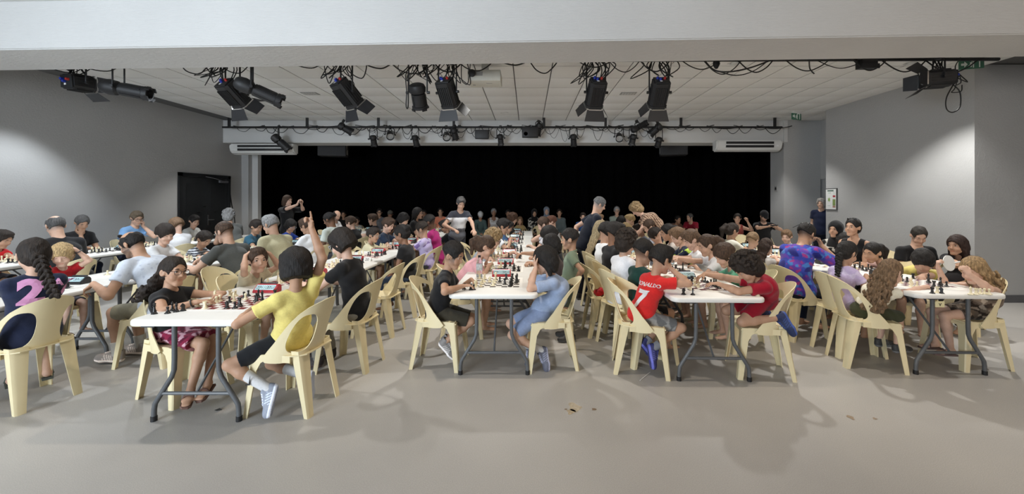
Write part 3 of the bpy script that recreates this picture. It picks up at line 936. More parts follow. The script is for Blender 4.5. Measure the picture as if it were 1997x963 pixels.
T_BAR = tube_me([(-.245, 0, -.545), (.245, 0, -.545)], .013, 8)
T_TOPBAR = tube_me([(-.32, 0, -.050), (.32, 0, -.050)], .014, 8)
T_FOOT = lathe_me([(.0, 0), (.020, 0), (.020, .035), (.016, .036)], 10)
T_BRACE = {s: tube_me([(.0, 0, -.545), (.0, s * .30, -.25), (0, s * .50, -.045)], .009, 6) for s in (1, -1)}
T_RAIL = box_me((-.01, -TL / 2 + .12, -.065), (.01, TL / 2 - .12, -.035))
for m_ in list(T_LEGS.values()) + [T_BAR, T_TOPBAR, T_RAIL] + list(T_BRACE.values()):
    m_.materials.append(M_TLEG)
T_FOOT.materials.append(M_BLACK)
T_CLIP = box_me((-.045, -.008, -.012), (.045, .004, .0)); T_CLIP.materials.append(M_BLACK)
def folding_table(cx, cy, label, rz=0):
    t = thing('folding_table', label, 'table', (cx, cy, TH), math.radians(rz), 'white folding tables in rows')
    obj('tabletop', T_TOP, None, t)
    for e in (-1, 1):
        y = e * (TL / 2 - .12)
        for s in (1, -1):
            lg = obj('leg', T_LEGS[s], None, t, (0, y, 0))
            obj('foot', T_FOOT, None, lg, (s * .300, 0, -TH))
        obj('crossbar', T_BAR, None, t, (0, y, 0))
        obj('crossbar', T_TOPBAR, None, t, (0, y, 0))
        obj('brace', T_BRACE[-e], None, t, (0, y, 0))
        for s in (-1, 1):
            obj('clip', T_CLIP, None, t, (s * .24, e * (TL / 2 - .012), -.036), (0, 0, 0 if e > 0 else math.pi))
    for s in (1, -1):
        obj('rail', T_RAIL, None, t, (s * .30, 0, 0))
    return t
ROWS = {  # centre x, distance of the near end, number of tables, what the row is called
    0: (-6.78, 4.05, 3, 'left wall row'), 1: (-4.43, 2.25, 5, 'braided girl row'), 2: (-2.33, 2.72, 5, 'yellow boy row'),
    3: (-.30, 3.48, 4, 'middle row'), 4: (1.62, 3.35, 4, 'red boy row'), 5: (3.79, 3.48, 2, 'right wall row')}
ORD = ['nearest', 'second', 'third', 'fourth', 'fifth', 'sixth', 'seventh', 'eighth', 'ninth', 'tenth']
ROWSHIFT = {1: -.0}
for r, (cx, y0, n, nm) in ROWS.items():
    for i in range(n):
        rz = {(4, 0): -1.2, (5, 0): -1.5}.get((r, i), 0)
        folding_table(cx + (.03 if i % 2 else 0) * (1 if r % 2 else -1), y0 + TL * (i + .5), 'white plastic folding table with grey legs, %s in the %s' % (ORD[i], nm), rz)
def edge(r, side):
    return ROWS[r][0] + (-TW / 2 if side == 'L' else TW / 2)

# ------------------------------------------------------------------ chess sets
M_IVORY = mat('piece_cream', srgb(233, 222, 188), rough=.35, noise=.04, nscale=60)
M_EBONY = mat('piece_black', (.012, .012, .012), rough=.32, noise=.1, nscale=60)
def piece_me(kind, seg=12):
    B0 = [(0, 0), (.5, 0), (.5, .10), (.42, .16), (.34, .22)]
    P_ = dict(
        pawn=B0 + [(.20, .42), (.15, .78), (.26, .82), (.15, .87), (.22, .98), (.25, 1.08), (.20, 1.20), (.09, 1.27), (0, 1.28)],
        rook=B0 + [(.25, .40), (.22, .95), (.32, 1.02), (.34, 1.30), (.24, 1.30), (.23, 1.18), (0, 1.18)],
        bishop=B0 + [(.20, .45), (.14, 1.05), (.27, 1.12), (.15, 1.18), (.23, 1.36), (.20, 1.52), (.08, 1.66), (.08, 1.74), (0, 1.78)],
        queen=B0 + [(.23, .45), (.14, 1.25), (.30, 1.34), (.17, 1.42), (.24, 1.72), (.28, 1.80), (.17, 1.80), (.10, 1.90), (0, 1.93)],
        king=B0 + [(.24, .45), (.15, 1.30), (.31, 1.40), (.18, 1.48), (.26, 1.84), (.20, 1.92), (.06, 1.96), (0, 1.97)])
    S_ = .037
    bm = bmesh.new()
    if kind == 'knight':
        lathe(bm, [(r * S_, z * S_) for r, z in B0 + [(.30, .34), (.0, .36)]], seg)
        out = [(-.24, .3), (.24, .3), (.20, .55), (.30, .78), (.42, .86), (.40, 1.02), (.22, 1.22), (.05, 1.42), (-.02, 1.30), (-.20, 1.18), (-.30, .95), (-.26, .6)]
        M = Matrix(((1, 0, 0, 0), (0, 0, 1, 0), (0, 1, 0, 0), (0, 0, 0, 1)))
        vs0 = len(bm.verts)
        prism(bm, [(x * S_, z * S_) for x, z in out], -.13 * S_, .13 * S_, M)
    else:
        lathe(bm, [(r * S_, z * S_) for r, z in P_[kind]], seg)
        if kind == 'king':
            bx(bm, (-.045 * S_, -.04 * S_, 1.92 * S_), (.045 * S_, .04 * S_, 2.24 * S_))
            bx(bm, (-.13 * S_, -.04 * S_, 2.04 * S_), (.13 * S_, .04 * S_, 2.13 * S_))
        if kind == 'queen':
            for k in range(8):
                a = math.pi / 4 * k
                bmesh.ops.create_icosphere(bm, subdivisions=1, radius=.055 * S_, matrix=Matrix.Translation((.245 * S_ * math.cos(a), .245 * S_ * math.sin(a), 1.83 * S_)))
        if kind == 'rook':
            for k in range(6):
                a = math.pi / 3 * k
                bx(bm, (.24 * S_, -.07 * S_, 1.28 * S_), (.34 * S_, .07 * S_, 1.38 * S_), 0, Matrix.Rotation(a, 4, 'Z'))
    return me_of(bm, 'chess_' + kind, True)
PIECE = {k: piece_me(k) for k in ('pawn', 'rook', 'knight', 'bishop', 'queen', 'king')}
for m_ in PIECE.values():
    m_.materials.append(M_IVORY)
PIECE_LOW = {k: piece_me(k, 7) for k in PIECE}
def board_mat(name, dark, light=srgb(236, 233, 226)):
    m = bpy.data.materials.new(name)
    nt, b = nodes_of(m)
    N, L = nt.nodes, nt.links
    b.inputs['Roughness'].default_value = .55
    tc = N.new('ShaderNodeTexCoord')
    sx = N.new('ShaderNodeSeparateXYZ')
    L.new(tc.outputs['Object'], sx.inputs[0])
    ck = N.new('ShaderNodeTexChecker'); ck.inputs['Scale'].default_value = 1 / .055
    L.new(tc.outputs['Object'], ck.inputs['Vector'])
    ck.inputs['Color1'].default_value = (*dark, 1); ck.inputs['Color2'].default_value = (*light, 1)
    def inside(axis):
        a = N.new('ShaderNodeMath'); a.operation = 'ABSOLUTE'; L.new(sx.outputs[axis], a.inputs[0])
        l = N.new('ShaderNodeMath'); l.operation = 'LESS_THAN'; l.inputs[1].default_value = .22; L.new(a.outputs[0], l.inputs[0]); return l
    p = N.new('ShaderNodeMath'); p.operation = 'MULTIPLY'
    L.new(inside('X').outputs[0], p.inputs[0]); L.new(inside('Y').outputs[0], p.inputs[1])
    mx = N.new('ShaderNodeMix'); mx.data_type = 'RGBA'; mx.inputs[6].default_value = (*light, 1)
    L.new(p.outputs[0], mx.inputs[0]); L.new(ck.outputs['Color'], mx.inputs[7])
    n = N.new('ShaderNodeTexNoise'); n.inputs['Scale'].default_value = 30; L.new(tc.outputs['Object'], n.inputs['Vector'])
    r = N.new('ShaderNodeMapRange'); r.inputs['To Min'].default_value = .92; r.inputs['To Max'].default_value = 1.06; L.new(n.outputs['Fac'], r.inputs['Value'])
    m2 = N.new('ShaderNodeMix'); m2.data_type = 'RGBA'; m2.blend_type = 'MULTIPLY'; m2.inputs[0].default_value = 1
    L.new(mx.outputs[2], m2.inputs[6]); L.new(r.outputs['Result'], m2.inputs[7]); L.new(m2.outputs[2], b.inputs['Base Color'])
    return m
BM = {'red': board_mat('board_red', srgb(120, 32, 34)), 'brown': board_mat('board_brown', srgb(72, 60, 50)), 'wine': board_mat('board_wine', srgb(88, 26, 40))}
BOARD_ME = box_me((-.25, -.25, 0), (.25, .25, .0025), .0, 'board')
BOARD_ME.materials.append(BM['red'])
M_LCD = mat('clock_display', srgb(170, 200, 205), rough=.25, noise=.05, nscale=80)
M_DIGIT = mat('clock_digit', (.02, .03, .035), rough=.5)
M_CLK = dict(red=mat('clock_red', srgb(165, 30, 40), rough=.4, noise=.06), navy=mat('clock_navy', srgb(40, 48, 66), rough=.4, noise=.08), black=mat('clock_black', (.015, .015, .016), rough=.4, noise=.1))
def clock_shell():
    bm = bmesh.new()
    Mx = Matrix(((0, 0, 1, 0), (1, 0, 0, 0), (0, 1, 0, 0), (0, 0, 0, 1)))
    prism(bm, [(-.055, 0), (.05, 0), (.05, .045), (.028, .068), (.006, .066), (-.050, .020)], -.10, .10, Mx)
    bmesh.ops.bevel(bm, geom=list(bm.edges), offset=.004, segments=2, affect='EDGES')
    return me_of(bm, 'clock', True)
CLK_ME = clock_shell(); CLK_ME.materials.append(M_CLK['red'])
def clock_face():
    bm = bmesh.new()
    M = Matrix.Translation((0, -.0225, .0445)) @ Matrix.Rotation(math.radians(39.5), 4, 'X')
    bx(bm, (-.086, -.027, -.001), (.086, .027, .0022), 0, M)
    return me_of(bm, 'face')
CLK_FACE = clock_face(); CLK_FACE.materials.append(M_LCD)
def clock_digits():
    bm = bmesh.new()
    M = Matrix.Translation((0, -.0225, .0445)) @ Matrix.Rotation(math.radians(39.5), 4, 'X')
    seg7 = {'0': 'abcdef', '1': 'bc', '2': 'abged', '3': 'abgcd', '4': 'fgbc', '5': 'afgcd', '7': 'abc', '8': 'abcdefg', '9': 'abcdfg'}
    def dig(ch, x):
        w, h_ = .0075, .013
        S = dict(a=(-w, w, h_, h_), d=(-w, w, -h_, -h_), g=(-w, w, 0, 0), f=(-w, -w, 0, h_), e=(-w, -w, -h_, 0), b=(w, w, 0, h_), c=(w, w, -h_, 0))
        for s in seg7[ch]:
            x0, x1, y0, y1 = S[s]
            bx(bm, (x + x0 - .0014, y0 - .0014, .0022), (x + x1 + .0014, y1 + .0014, .0030), 0, M)
    for ch, x in zip('0941', (-.072, -.053, -.034, -.015)):
        dig(ch, x)
    for ch, x in zip('0853', (.015, .034, .053, .072)):
        dig(ch, x)
    return me_of(bm, 'digits')
CLK_DIG = clock_digits(); CLK_DIG.materials.append(M_DIGIT)
CLK_LEVER = box_me((-.07, .030, .066), (.07, .046, .076), .003); CLK_LEVER.materials.append(M_BLACK)
def chess_clock(p, colr, label, rz=0):
    t = thing('chess_clock', label, 'clock', p, math.radians(rz), 'digital chess clocks beside the boards')
    obj('casing', CLK_ME, M_CLK[colr], t)
    d = obj('display', CLK_FACE, None, t)
    obj('digits', CLK_DIG, None, d)
    obj('lever', CLK_LEVER, None, t)
    return t
FILES = 'abcdefgh'
NTH = ['first', 'second', 'third', 'fourth', 'fifth', 'sixth', 'seventh', 'eighth']
BACK = ['rook', 'knight', 'bishop', 'queen', 'king', 'bishop', 'knight', 'rook']
FARP = []
def put_piece(kind, white, x, y, label, rz, far=False):
    if far:
        FARP.append((kind, white, x, y, rz)); return
    o = obj('chess_' + kind, PIECE[kind], M_IVORY if white else M_EBONY, None, (x, y, TH + .0025), (0, 0, rz), 1.08)
    tag(o, label, 'chess piece', ('cream' if white else 'black') + ' chess pieces in play')
def chess_set(cx, cy, bname, col='red', far=False, seed=0, adv=.45, miss=.28):
    rr = random.Random(seed * 17 + 3)
    b = obj('chess_board', BOARD_ME, BM[col], None, (cx, cy, TH), (0, 0, math.radians(rr.uniform(-1.5, 1.5))))
    tag(b, 'flat roll-out chess board, ' + bname, 'chess board', 'roll-out chess boards')
    occ = set()
    for white in (True, False):
        dirx = 1 if white else -1
        x0 = 0 if white else 7
        todo = [(k, x0, i) for i, k in enumerate(BACK)] + [('pawn', x0 + dirx, i) for i in range(8)]
        for kind, fx, fy in todo:
            if kind != 'king' and rr.random() < miss:
                continue
            if rr.random() < adv:
                fx = fx + dirx * rr.choice((1, 1, 2, 2, 3) if kind == 'pawn' else (1, 2, 3, 3))
                if kind != 'pawn':
                    fy = min(7, max(0, fy + rr.choice((-2, -1, 0, 1, 2))))
            if not 0 <= fx <= 7 or (fx, fy) in occ:
                continue
            occ.add((fx, fy))
            x = cx + (fx - 3.5) * .055 + rr.uniform(-.006, .006)
            y = cy + (fy - 3.5) * .055 + rr.uniform(-.006, .006)
            put_piece(kind, white, x, y, '%s %s on board %s, %s from left, %s from front' % ('cream' if white else 'black', kind, bname, NTH[fx], NTH[fy]), rr.uniform(-.5, .5) + (0 if white else math.pi), far)
BNAMES = {(2, 0): 'of girl in glasses', (2, 1): 'beyond the yellow boy', (3, 0): 'of boy in black', (3, 1): 'of girl in pink', (3, 2): 'of blond boy in glasses', (3, 3): 'behind the blond boy',
          (4, 0): 'of boy in red', (4, 1): 'of boy in green', (4, 2): 'of ponytail girl', (5, 0): 'of the blond girls', (5, 1): 'of girl in lilac', (1, 1): 'of the blond red-shirted boy', (1, 2): 'of man in white', (1, 3): 'of man in dark grey', (0, 1): 'by the left wall',
          (2, 2): 'of boy in pale shirt', (2, 3): 'of girl in ruffles', (1, 0): 'beside the braided girl'}
OFFS = (.50, 1.33)
CLKCOL = {0: 'black', 1: 'black', 2: 'red', 3: 'red', 4: 'navy', 5: 'black'}
FARN = 0
for r, (cx, y0, n, nm) in ROWS.items():
    bi = 0
    for i in range(n):
        for o_ in OFFS:
            cy = y0 + TL * i + o_
            bn = BNAMES.get((r, bi), '%s in %s' % (ORD[bi], nm))
            far = cy > 7.6 or (r == 0 and cy > 6.5)
            chess_set(cx + .0, cy, bn, {2: 'red', 3: 'brown', 4: 'wine', 5: 'wine', 0: 'brown', 1: 'brown'}[r], far, r * 20 + bi, .5, .26)
            if cy < 11:
                colr = CLKCOL[r]
                if r == 3 and bi % 2 and bi > 2:
                    colr = 'navy'
                chess_clock((cx + .02, cy + .36, TH), colr, '%s-cased digital chess clock beyond the board %s' % (colr, bn), random.Random(r * 9 + bi).uniform(-4, 4))
            bi += 1
# captured pieces set aside at the near table ends
def aside(items, who):
    for i, (kind, white, px, py) in enumerate(items):
        s_ = (py - VY) / (CAMH - TH)
        x, y = (px - VX) / s_, FPX / s_
        o = obj('chess_' + kind, PIECE[kind], M_IVORY if white else M_EBONY, None, (x, y, TH), (0, 0, i * 1.1), 1.08)
        tag(o, 'captured %s %s standing aside %s, %s from the left' % ('cream' if white else 'black', kind, who, NTH[i]), 'chess piece', 'captured chess pieces')
aside([('king', 0, 301, 612), ('pawn', 0, 327, 611), ('bishop', 0, 336, 606), ('bishop', 0, 344, 608), ('knight', 0, 357, 606)], 'near the glasses girl')
aside([('rook', 0, 905, 564), ('knight', 0, 918, 565), ('pawn', 0, 924, 565)], 'near boy in black')
aside([('knight', 0, 1333, 574), ('knight', 0, 1351, 575), ('pawn', 1, 1449, 574), ('rook', 1, 1460, 574), ('bishop', 1, 1468, 575), ('knight', 1, 1478, 577)], 'at the red boy\'s table')
aside([('rook', 0, 1818, 572), ('rook', 1, 1828, 571), ('knight', 0, 1836, 572), ('bishop', 1, 1893, 574), ('rook', 1, 1904, 574), ('pawn', 1, 1912, 573), ('pawn', 1, 1920, 573), ('pawn', 1, 1929, 574)], 'at the right end table')
aside([('pawn', 0, 494, 553), ('bishop', 0, 501, 552), ('knight', 0, 510, 552)], 'beyond the red clock')
bm = bmesh.new()
for white in (True, False):
    bm = bmesh.new()
    for kind, w_, x, y, rz in FARP:
        if w_ != white:
            continue
        tmp = PIECE_LOW[kind]
        M = Matrix.Translation((x, y, TH + .0025)) @ Matrix.Rotation(rz, 4, 'Z') @ Matrix.Scale(1.08, 4)
        vs = [bm.verts.new(M @ v.co) for v in tmp.vertices]
        for p in tmp.polygons:
            bm.faces.new([vs[i] for i in p.vertices])
    o = obj('chess_pieces', me_of(bm, 'pieces', True), M_IVORY if white else M_EBONY)
    o['kind'] = 'stuff'
    tag(o, ('cream' if white else 'black') + ' chess pieces on all the boards at the far end', 'chess pieces')
# ------------------------------------------------------------------ small things on tables and floor
p = Vector(((935 - VX) / 184.0, 4.27, TH))
M_PET = bpy.data.materials.new('clear_plastic')
_nt, _b = nodes_of(M_PET)
_b.inputs['Base Color'].default_value = (.93, .96, 1, 1); _b.inputs['Roughness'].default_value = .05; _b.inputs['Transmission Weight'].default_value = .92; _b.inputs['IOR'].default_value = 1.25
t = thing('water_bottle', 'clear plastic water bottle with dark cap in front of pink girl', 'bottle', p)
obj('body', lathe_me([(0, 0), (.030, 0), (.033, .01), (.032, .05), (.034, .06), (.032, .07), (.033, .14), (.030, .165), (.014, .205), (.013, .215)], 20), M_PET, t)
obj('cap', lathe_me([(.0155, .210), (.0155, .232), (0, .233)], 14), M_BLACK, t)
obj('label', lathe_me([(.0336, .075), (.0342, .08), (.0342, .135), (.0336, .14)], 20), mat('bottle_label', (.62, .68, .74), rough=.5, noise=.35, nscale=60), t)
obj('water', lathe_me([(0, .004), (.029, .004), (.031, .03), (0, .031)], 16), mat('water_tint', (.65, .72, .75), rough=.1, noise=.03), t)
def text_me(s, size, depth=.001, align='CENTER', bold=0):
    cu = bpy.data.curves.new('txt', 'FONT')
    cu.body = s; cu.size = size; cu.extrude = depth; cu.align_x = align; cu.align_y = 'CENTER'; cu.resolution_u = 3; cu.offset = bold
    o = bpy.data.objects.new('txt', cu)
    COL.objects.link(o)
    dg = bpy.context.evaluated_depsgraph_get()
    me = bpy.data.meshes.new_from_object(o.evaluated_get(dg))
    bpy.data.objects.remove(o)
    return me
s_ = (509 - VY) / (CAMH - TH)
t = thing('table_number', 'small folded white card reading 20 on the yellow boy\'s row', 'card', ((717 - VX) / s_, FPX / s_, TH))
bm = bmesh.new()
prism(bm, [(-.035, 0), (0, .052), (.035, 0), (.032, 0), (0, .047), (-.032, 0)], -.05, .05, Matrix(((0, 0, 1, 0), (1, 0, 0, 0), (0, 1, 0, 0), (0, 0, 0, 1))))
obj('card', me_of(bm), mat('card_white', (.75, .75, .72), rough=.7, noise=.03), t)
n_ = text_me('20', .050)
obj('number', n_, M_BLACK, t, (0, -.0195, .0245), (math.radians(56), 0, 0))
o = obj('paper_stick', tube_me([W(1248, 738, 3.47), W(1268, 723, 3.64)], .004, 6), mat('stick_white', (.7, .69, .66), noise=.05)); 
for v in o.data.vertices:
    v.co.z = v.co.z * 0 + (.004 if v.co.z < 99 else 0) + .003 * math.sin(v.index * 1.05)
tag(o, 'thin white stick lying on floor by the red boy\'s chair', 'stick')
bm = bmesh.new()
vs = [bm.verts.new(p) for p in ((0, 0, .002), (.03, .012, .012), (.055, .004, .004), (.03, -.014, .006))]
bm.faces.new(vs); thicken(bm, .002)
o = obj('dry_leaf', me_of(bm), mat('dry_leaf', (.02, .018, .015), rough=.8, noise=.3)); o.location = ((418 - VX) / 264, FPX / 264, .001)
tag(o, 'small dark dry leaf on floor below the nearest left table', 'leaf')
# ------------------------------------------------------------------ organic shapes: smooth union of round limbs on a grid, meshed as one surface
def npv(v):
    return np.array((v[0], v[1], v[2]), dtype=np.float32)
class Blob:
    def __init__(s, h):
        s.h = h
        s.pr = []
    def rc(s, a, b, ra, rb, k=.02, flat_a=False, flat_b=False, sub=False):
        a, b = npv(a), npv(b)
        r = max(ra, rb)
        s.pr.append(('rc', np.minimum(a, b) - r, np.maximum(a, b) + r, k, (a, b, ra, rb, flat_a, flat_b), sub))
    def ec(s, a, b, wa, wb, side, k=.03, flat_a=False, flat_b=False, sub=False):
        """elliptic cone; wa, wb = (half width along side, half depth)"""
        a, b = npv(a), npv(b)
        r = max(*wa, *wb)
        s.pr.append(('ec', np.minimum(a, b) - r, np.maximum(a, b) + r, k, (a, b, wa, wb, npv(side), flat_a, flat_b), sub))
    def el(s, c, R, rad, k=.02, sub=False):
        c = npv(c)
        r = max(rad)
        s.pr.append(('el', c - r, c + r, k, (c, [npv(x) for x in R], rad), sub))
    def pl(s, p, n):
        """keep the side the normal points away from"""
        s.pr.append(('pl', None, None, 0, (npv(p), npv(n)), True))
    def build(s, noise=None):
        h = s.h
        lo = np.min([p[1] for p in s.pr if p[1] is not None and not p[5]], axis=0) - 2.5 * h - .01
        hi = np.max([p[2] for p in s.pr if p[2] is not None and not p[5]], axis=0) + 2.5 * h + .01
        n = np.ceil((hi - lo) / h).astype(int) + 1
        D = np.full(n, .12, np.float32)
        ax = [(lo[i] + h * np.arange(n[i])).astype(np.float32) for i in range(3)]
        for ty, l, u, k, A, sub in s.pr:
            if l is None:
                i0, i1 = np.zeros(3, int), n
            else:
                m = k + 1.6 * h
                i0 = np.clip(np.floor((l - m - lo) / h).astype(int), 0, n)
                i1 = np.clip(np.ceil((u + m - lo) / h).astype(int) + 1, 0, n)
                if np.any(i1 <= i0):
                    continue
            X = ax[0][i0[0]:i1[0], None, None]
            Y = ax[1][None, i0[1]:i1[1], None]
            Z = ax[2][None, None, i0[2]:i1[2]]
            if ty == 'pl':
                p, nn = A
                d = (X - p[0]) * nn[0] + (Y - p[1]) * nn[1] + (Z - p[2]) * nn[2]
                V = D[i0[0]:i1[0], i0[1]:i1[1], i0[2]:i1[2]]
                np.maximum(V, d, out=V)
                continue
            if ty == 'el':
                c, R, rad = A
                x, y, z = X - c[0], Y - c[1], Z - c[2]
                q = [(x * R[i][0] + y * R[i][1] + z * R[i][2]) for i in range(3)]
                k0 = np.sqrt((q[0] / rad[0]) ** 2 + (q[1] / rad[1]) ** 2 + (q[2] / rad[2]) ** 2)
                k1 = np.sqrt((q[0] / rad[0] ** 2) ** 2 + (q[1] / rad[1] ** 2) ** 2 + (q[2] / rad[2] ** 2) ** 2) + 1e-6
                d = k0 * (k0 - 1) / k1
                d = np.where(k0 < 1e-3, -min(rad), d)
            else:
                a, b = A[0], A[1]
                ba = b - a
                bb = float(ba @ ba) + 1e-9
                x, y, z = X - a[0], Y - a[1], Z - a[2]
                tu = (x * ba[0] + y * ba[1] + z * ba[2]) / bb
                t = np.clip(tu, 0, 1)
                x, y, z = x - t * ba[0], y - t * ba[1], z - t * ba[2]
                if ty == 'rc':
                    _, _, ra, rb, fa, fb = A
                    d = np.sqrt(x * x + y * y + z * z) - (ra + t * (rb - ra))
                else:
                    _, _, wa, wb, sd, fa, fb = A
                    axn = ba / math.sqrt(bb)
                    sd = sd - axn * float(sd @ axn)
                    sd = sd / (np.linalg.norm(sd) + 1e-9)
                    fr = np.cross(axn, sd)
                    w = wa[0] + t * (wb[0] - wa[0])
                    q = wa[1] + t * (wb[1] - wa[1])
                    uu = (x * sd[0] + y * sd[1] + z * sd[2]) / w
                    vv = (x * fr[0] + y * fr[1] + z * fr[2]) / q
                    aa = (x * axn[0] + y * axn[1] + z * axn[2]) / np.minimum(w, q)
                    d = (np.sqrt(uu * uu + vv * vv + aa * aa) - 1) * np.minimum(w, q)
                L_ = math.sqrt(bb)
                if fa:
                    d = np.maximum(d, -tu * L_)
                if fb:
                    d = np.maximum(d, (tu - 1) * L_)
            V = D[i0[0]:i1[0], i0[1]:i1[1], i0[2]:i1[2]]
            if sub:
                e = -V
                hh = np.clip(.5 + .5 * (d - e) / k, 0, 1)
                V[...] = -(d * (1 - hh) + e * hh - k * hh * (1 - hh))
            else:
                hh = np.clip(.5 + .5 * (d - V) / k, 0, 1)
                V[...] = d * (1 - hh) + V * hh - k * hh * (1 - hh)
        if noise:
            amp, f, ph = noise
            X, Y, Z = ax[0][:, None, None], ax[1][None, :, None], ax[2][None, None, :]
            D += amp * (np.sin(f * (X * .8 + Z * 1.1) + ph) * np.sin(f * (Y * 1.2 - Z * .55) + 2 * ph) + .6 * np.sin(f * 1.9 * (X + Y * .6) + ph * 3) * np.sin(f * 1.7 * (Z + .5 * X) - ph))
        return surface_nets(D, lo, h)

_E = [(0, 4), (1, 5), (2, 6), (3, 7), (0, 2), (1, 3), (4, 6), (5, 7), (0, 1), (2, 3), (4, 5), (6, 7)]
_C = np.array([[(c >> 2) & 1, (c >> 1) & 1, c & 1] for c in range(8)])
def surface_nets(D, lo, h):
    S = D < 0
    cnt = np.zeros(np.array(D.shape) - 1, np.uint8)
    for c in range(8):
        i, j, k = _C[c]
        cnt += S[i:S.shape[0] - 1 + i, j:S.shape[1] - 1 + j, k:S.shape[2] - 1 + k]
    act = (cnt > 0) & (cnt < 8)
    A = np.argwhere(act)
    idx = np.full(act.shape, -1, np.int32)
    idx[act] = np.arange(len(A))
    vals = np.stack([D[A[:, 0] + o[0], A[:, 1] + o[1], A[:, 2] + o[2]] for o in _C], 1)
    acc = np.zeros((len(A), 3), np.float32)
    num = np.zeros((len(A), 1), np.float32)
    for a, b in _E:
        va, vb = vals[:, a], vals[:, b]
        m = (va < 0) != (vb < 0)
        t = np.where(m, va / np.where(m, va - vb, 1), 0)[:, None]
        acc += np.where(m[:, None], _C[a] + t * (_C[b] - _C[a]), 0)
        num += m[:, None]
    V = (A + acc / np.maximum(num, 1)) * h + lo
    Q = []
    for axis in range(3):
        s0 = np.take(S, range(S.shape[axis] - 1), axis)
        s1 = np.take(S, range(1, S.shape[axis]), axis)
        E = np.argwhere(s0 != s1)
        o1, o2 = [x for x in range(3) if x != axis]
        ok = (E[:, o1] > 0) & (E[:, o2] > 0) & (E[:, o1] < act.shape[o1]) & (E[:, o2] < act.shape[o2])
        E = E[ok]
        flip = s0[E[:, 0], E[:, 1], E[:, 2]]
        def cell(a, b):
            F = E.copy()
            F[:, o1] -= a
            F[:, o2] -= b
            return idx[F[:, 0], F[:, 1], F[:, 2]]
        q = np.stack([cell(1, 1), cell(0, 1), cell(0, 0), cell(1, 0)], 1)
        if axis == 1:
            flip = ~flip
        q[~flip] = q[~flip][:, ::-1]
        Q.append(q)
    return V.astype(np.float32), np.concatenate(Q)

def np_mesh(V, Q, cols=None, name='m'):
    me = bpy.data.meshes.new(name)
    me.vertices.add(len(V))
    me.vertices.foreach_set('co', np.ascontiguousarray(V, np.float32).ravel())
    me.loops.add(len(Q) * 4)
    me.loops.foreach_set('vertex_index', np.ascontiguousarray(Q, np.int32).ravel())
    me.polygons.add(len(Q))
    me.polygons.foreach_set('loop_start', np.arange(0, len(Q) * 4, 4, dtype=np.int32))
    try:
        me.polygons.foreach_set('loop_total', np.full(len(Q), 4, np.int32))
    except Exception:
        pass
    me.polygons.foreach_set('use_smooth', np.ones(len(Q), bool))
    if cols is not None:
        at = me.color_attributes.new('col', 'FLOAT_COLOR', 'POINT')
        c4 = np.ones((len(V), 4), np.float32)
        c4[:, :3] = cols
        at.data.foreach_set('color', c4.ravel())
    me.update()
    return me

# ------------------------------------------------------------------ people
MATS_P = dict(
    skin=mat('skin', (.6, .4, .3), rough=.55, attr='col', noise=.06, nscale=30, bump=.05, bscale=120, spec=.35),
    hair=mat('hair', (.05, .03, .02), rough=.62, attr='col', noise=.55, nscale=40, bump=.8, bscale=60, spec=.30, stretch=(2.6, 2.6, .32)),
    cloth=mat('cloth', (.5, .5, .5), rough=.9, attr='col', noise=.07, nscale=60, bump=.25, bscale=220, spec=.15, sheen=.15),
    shoe=mat('shoe', (.5, .5, .5), rough=.6, attr='col', objcol=True, noise=.08, nscale=40, bump=.1, bscale=150),
    eye=mat('eye_white', (.40, .385, .37), rough=.25),
    iris=mat('iris', (.03, .018, .01), rough=.15),
    brow=mat('eyebrow', (.03, .02, .015), rough=.9, objcol=True, noise=.2, nscale=300),
    frame=mat('spectacle_frame', (.02, .02, .02), rough=.3, objcol=True, noise=.1, nscale=50),
    lens=None,
)
def make_lens_mat():
    m = bpy.data.materials.new('spectacle_lens')
    nt, b = nodes_of(m)
    b.inputs['Base Color'].default_value = (.9, .95, 1, 1)
    b.inputs['Roughness'].default_value = .02
    b.inputs['Transmission Weight'].default_value = 1.0
    b.inputs['IOR'].default_value = 1.05
    return m
MATS_P['lens'] = make_lens_mat()

SKIN = dict(fair=(.62, .40, .30), light=(.56, .35, .25), tan=(.46, .27, .175), olive=(.40, .235, .15), brown=(.24, .125, .075), dark=(.12, .06, .036))
HAIR = dict(black=(.012, .010, .009), dark=(.022, .015, .011), brown=(.055, .032, .02), light=(.15, .09, .05), blond=(.36, .25, .12), grey=(.20, .20, .20), greydark=(.075, .072, .07), white=(.5, .5, .5))

MATS_P['lid'] = mat('eyelid', (.5, .3, .2), rough=.6, objcol=True, noise=.04, nscale=200)
def eye_mesh(lid):
    """eyeball with iris, an upper lid reaching down to height lid and its dark lash line"""
    bm = bmesh.new()
    bmesh.ops.create_uvsphere(bm, u_segments=20, v_segments=16, radius=1)
    for v in bm.verts:
        v.co = Vector((v.co.x, v.co.z, -v.co.y))      # pole looks along +y
    me = me_of(bm, 'eye', smooth=True)
    for k in ('eye', 'iris', 'lid'):
        me.materials.append(MATS_P[k])
    for p in me.polygons:
        c = p.center
        if c.z > lid + .22:
            p.material_index = 2
        elif c.z > lid:
            p.material_index = 1
        elif c.z < -.62:
            p.material_index = 2
        elif c.y > .80:
            p.material_index = 1
    return me
EYE_OPEN, EYE_DOWN = eye_mesh(.42), eye_mesh(-.10)
def brow_mesh():
    bm = bmesh.new()
    tube(bm, [(-1, -.25, -.15), (-.4, .06, .16), (.3, .1, .14), (1, -.1, -.12)], [.06, .19, .2, .08], 6)
    return me_of(bm, 'brow', smooth=True)
BROW_ME = brow_mesh()
BROW_ME.materials.append(MATS_P['brow'])

def unit(v):
    v = Vector(v)
    return v.normalized() if v.length > 1e-8 else Vector((0, 0, 1))

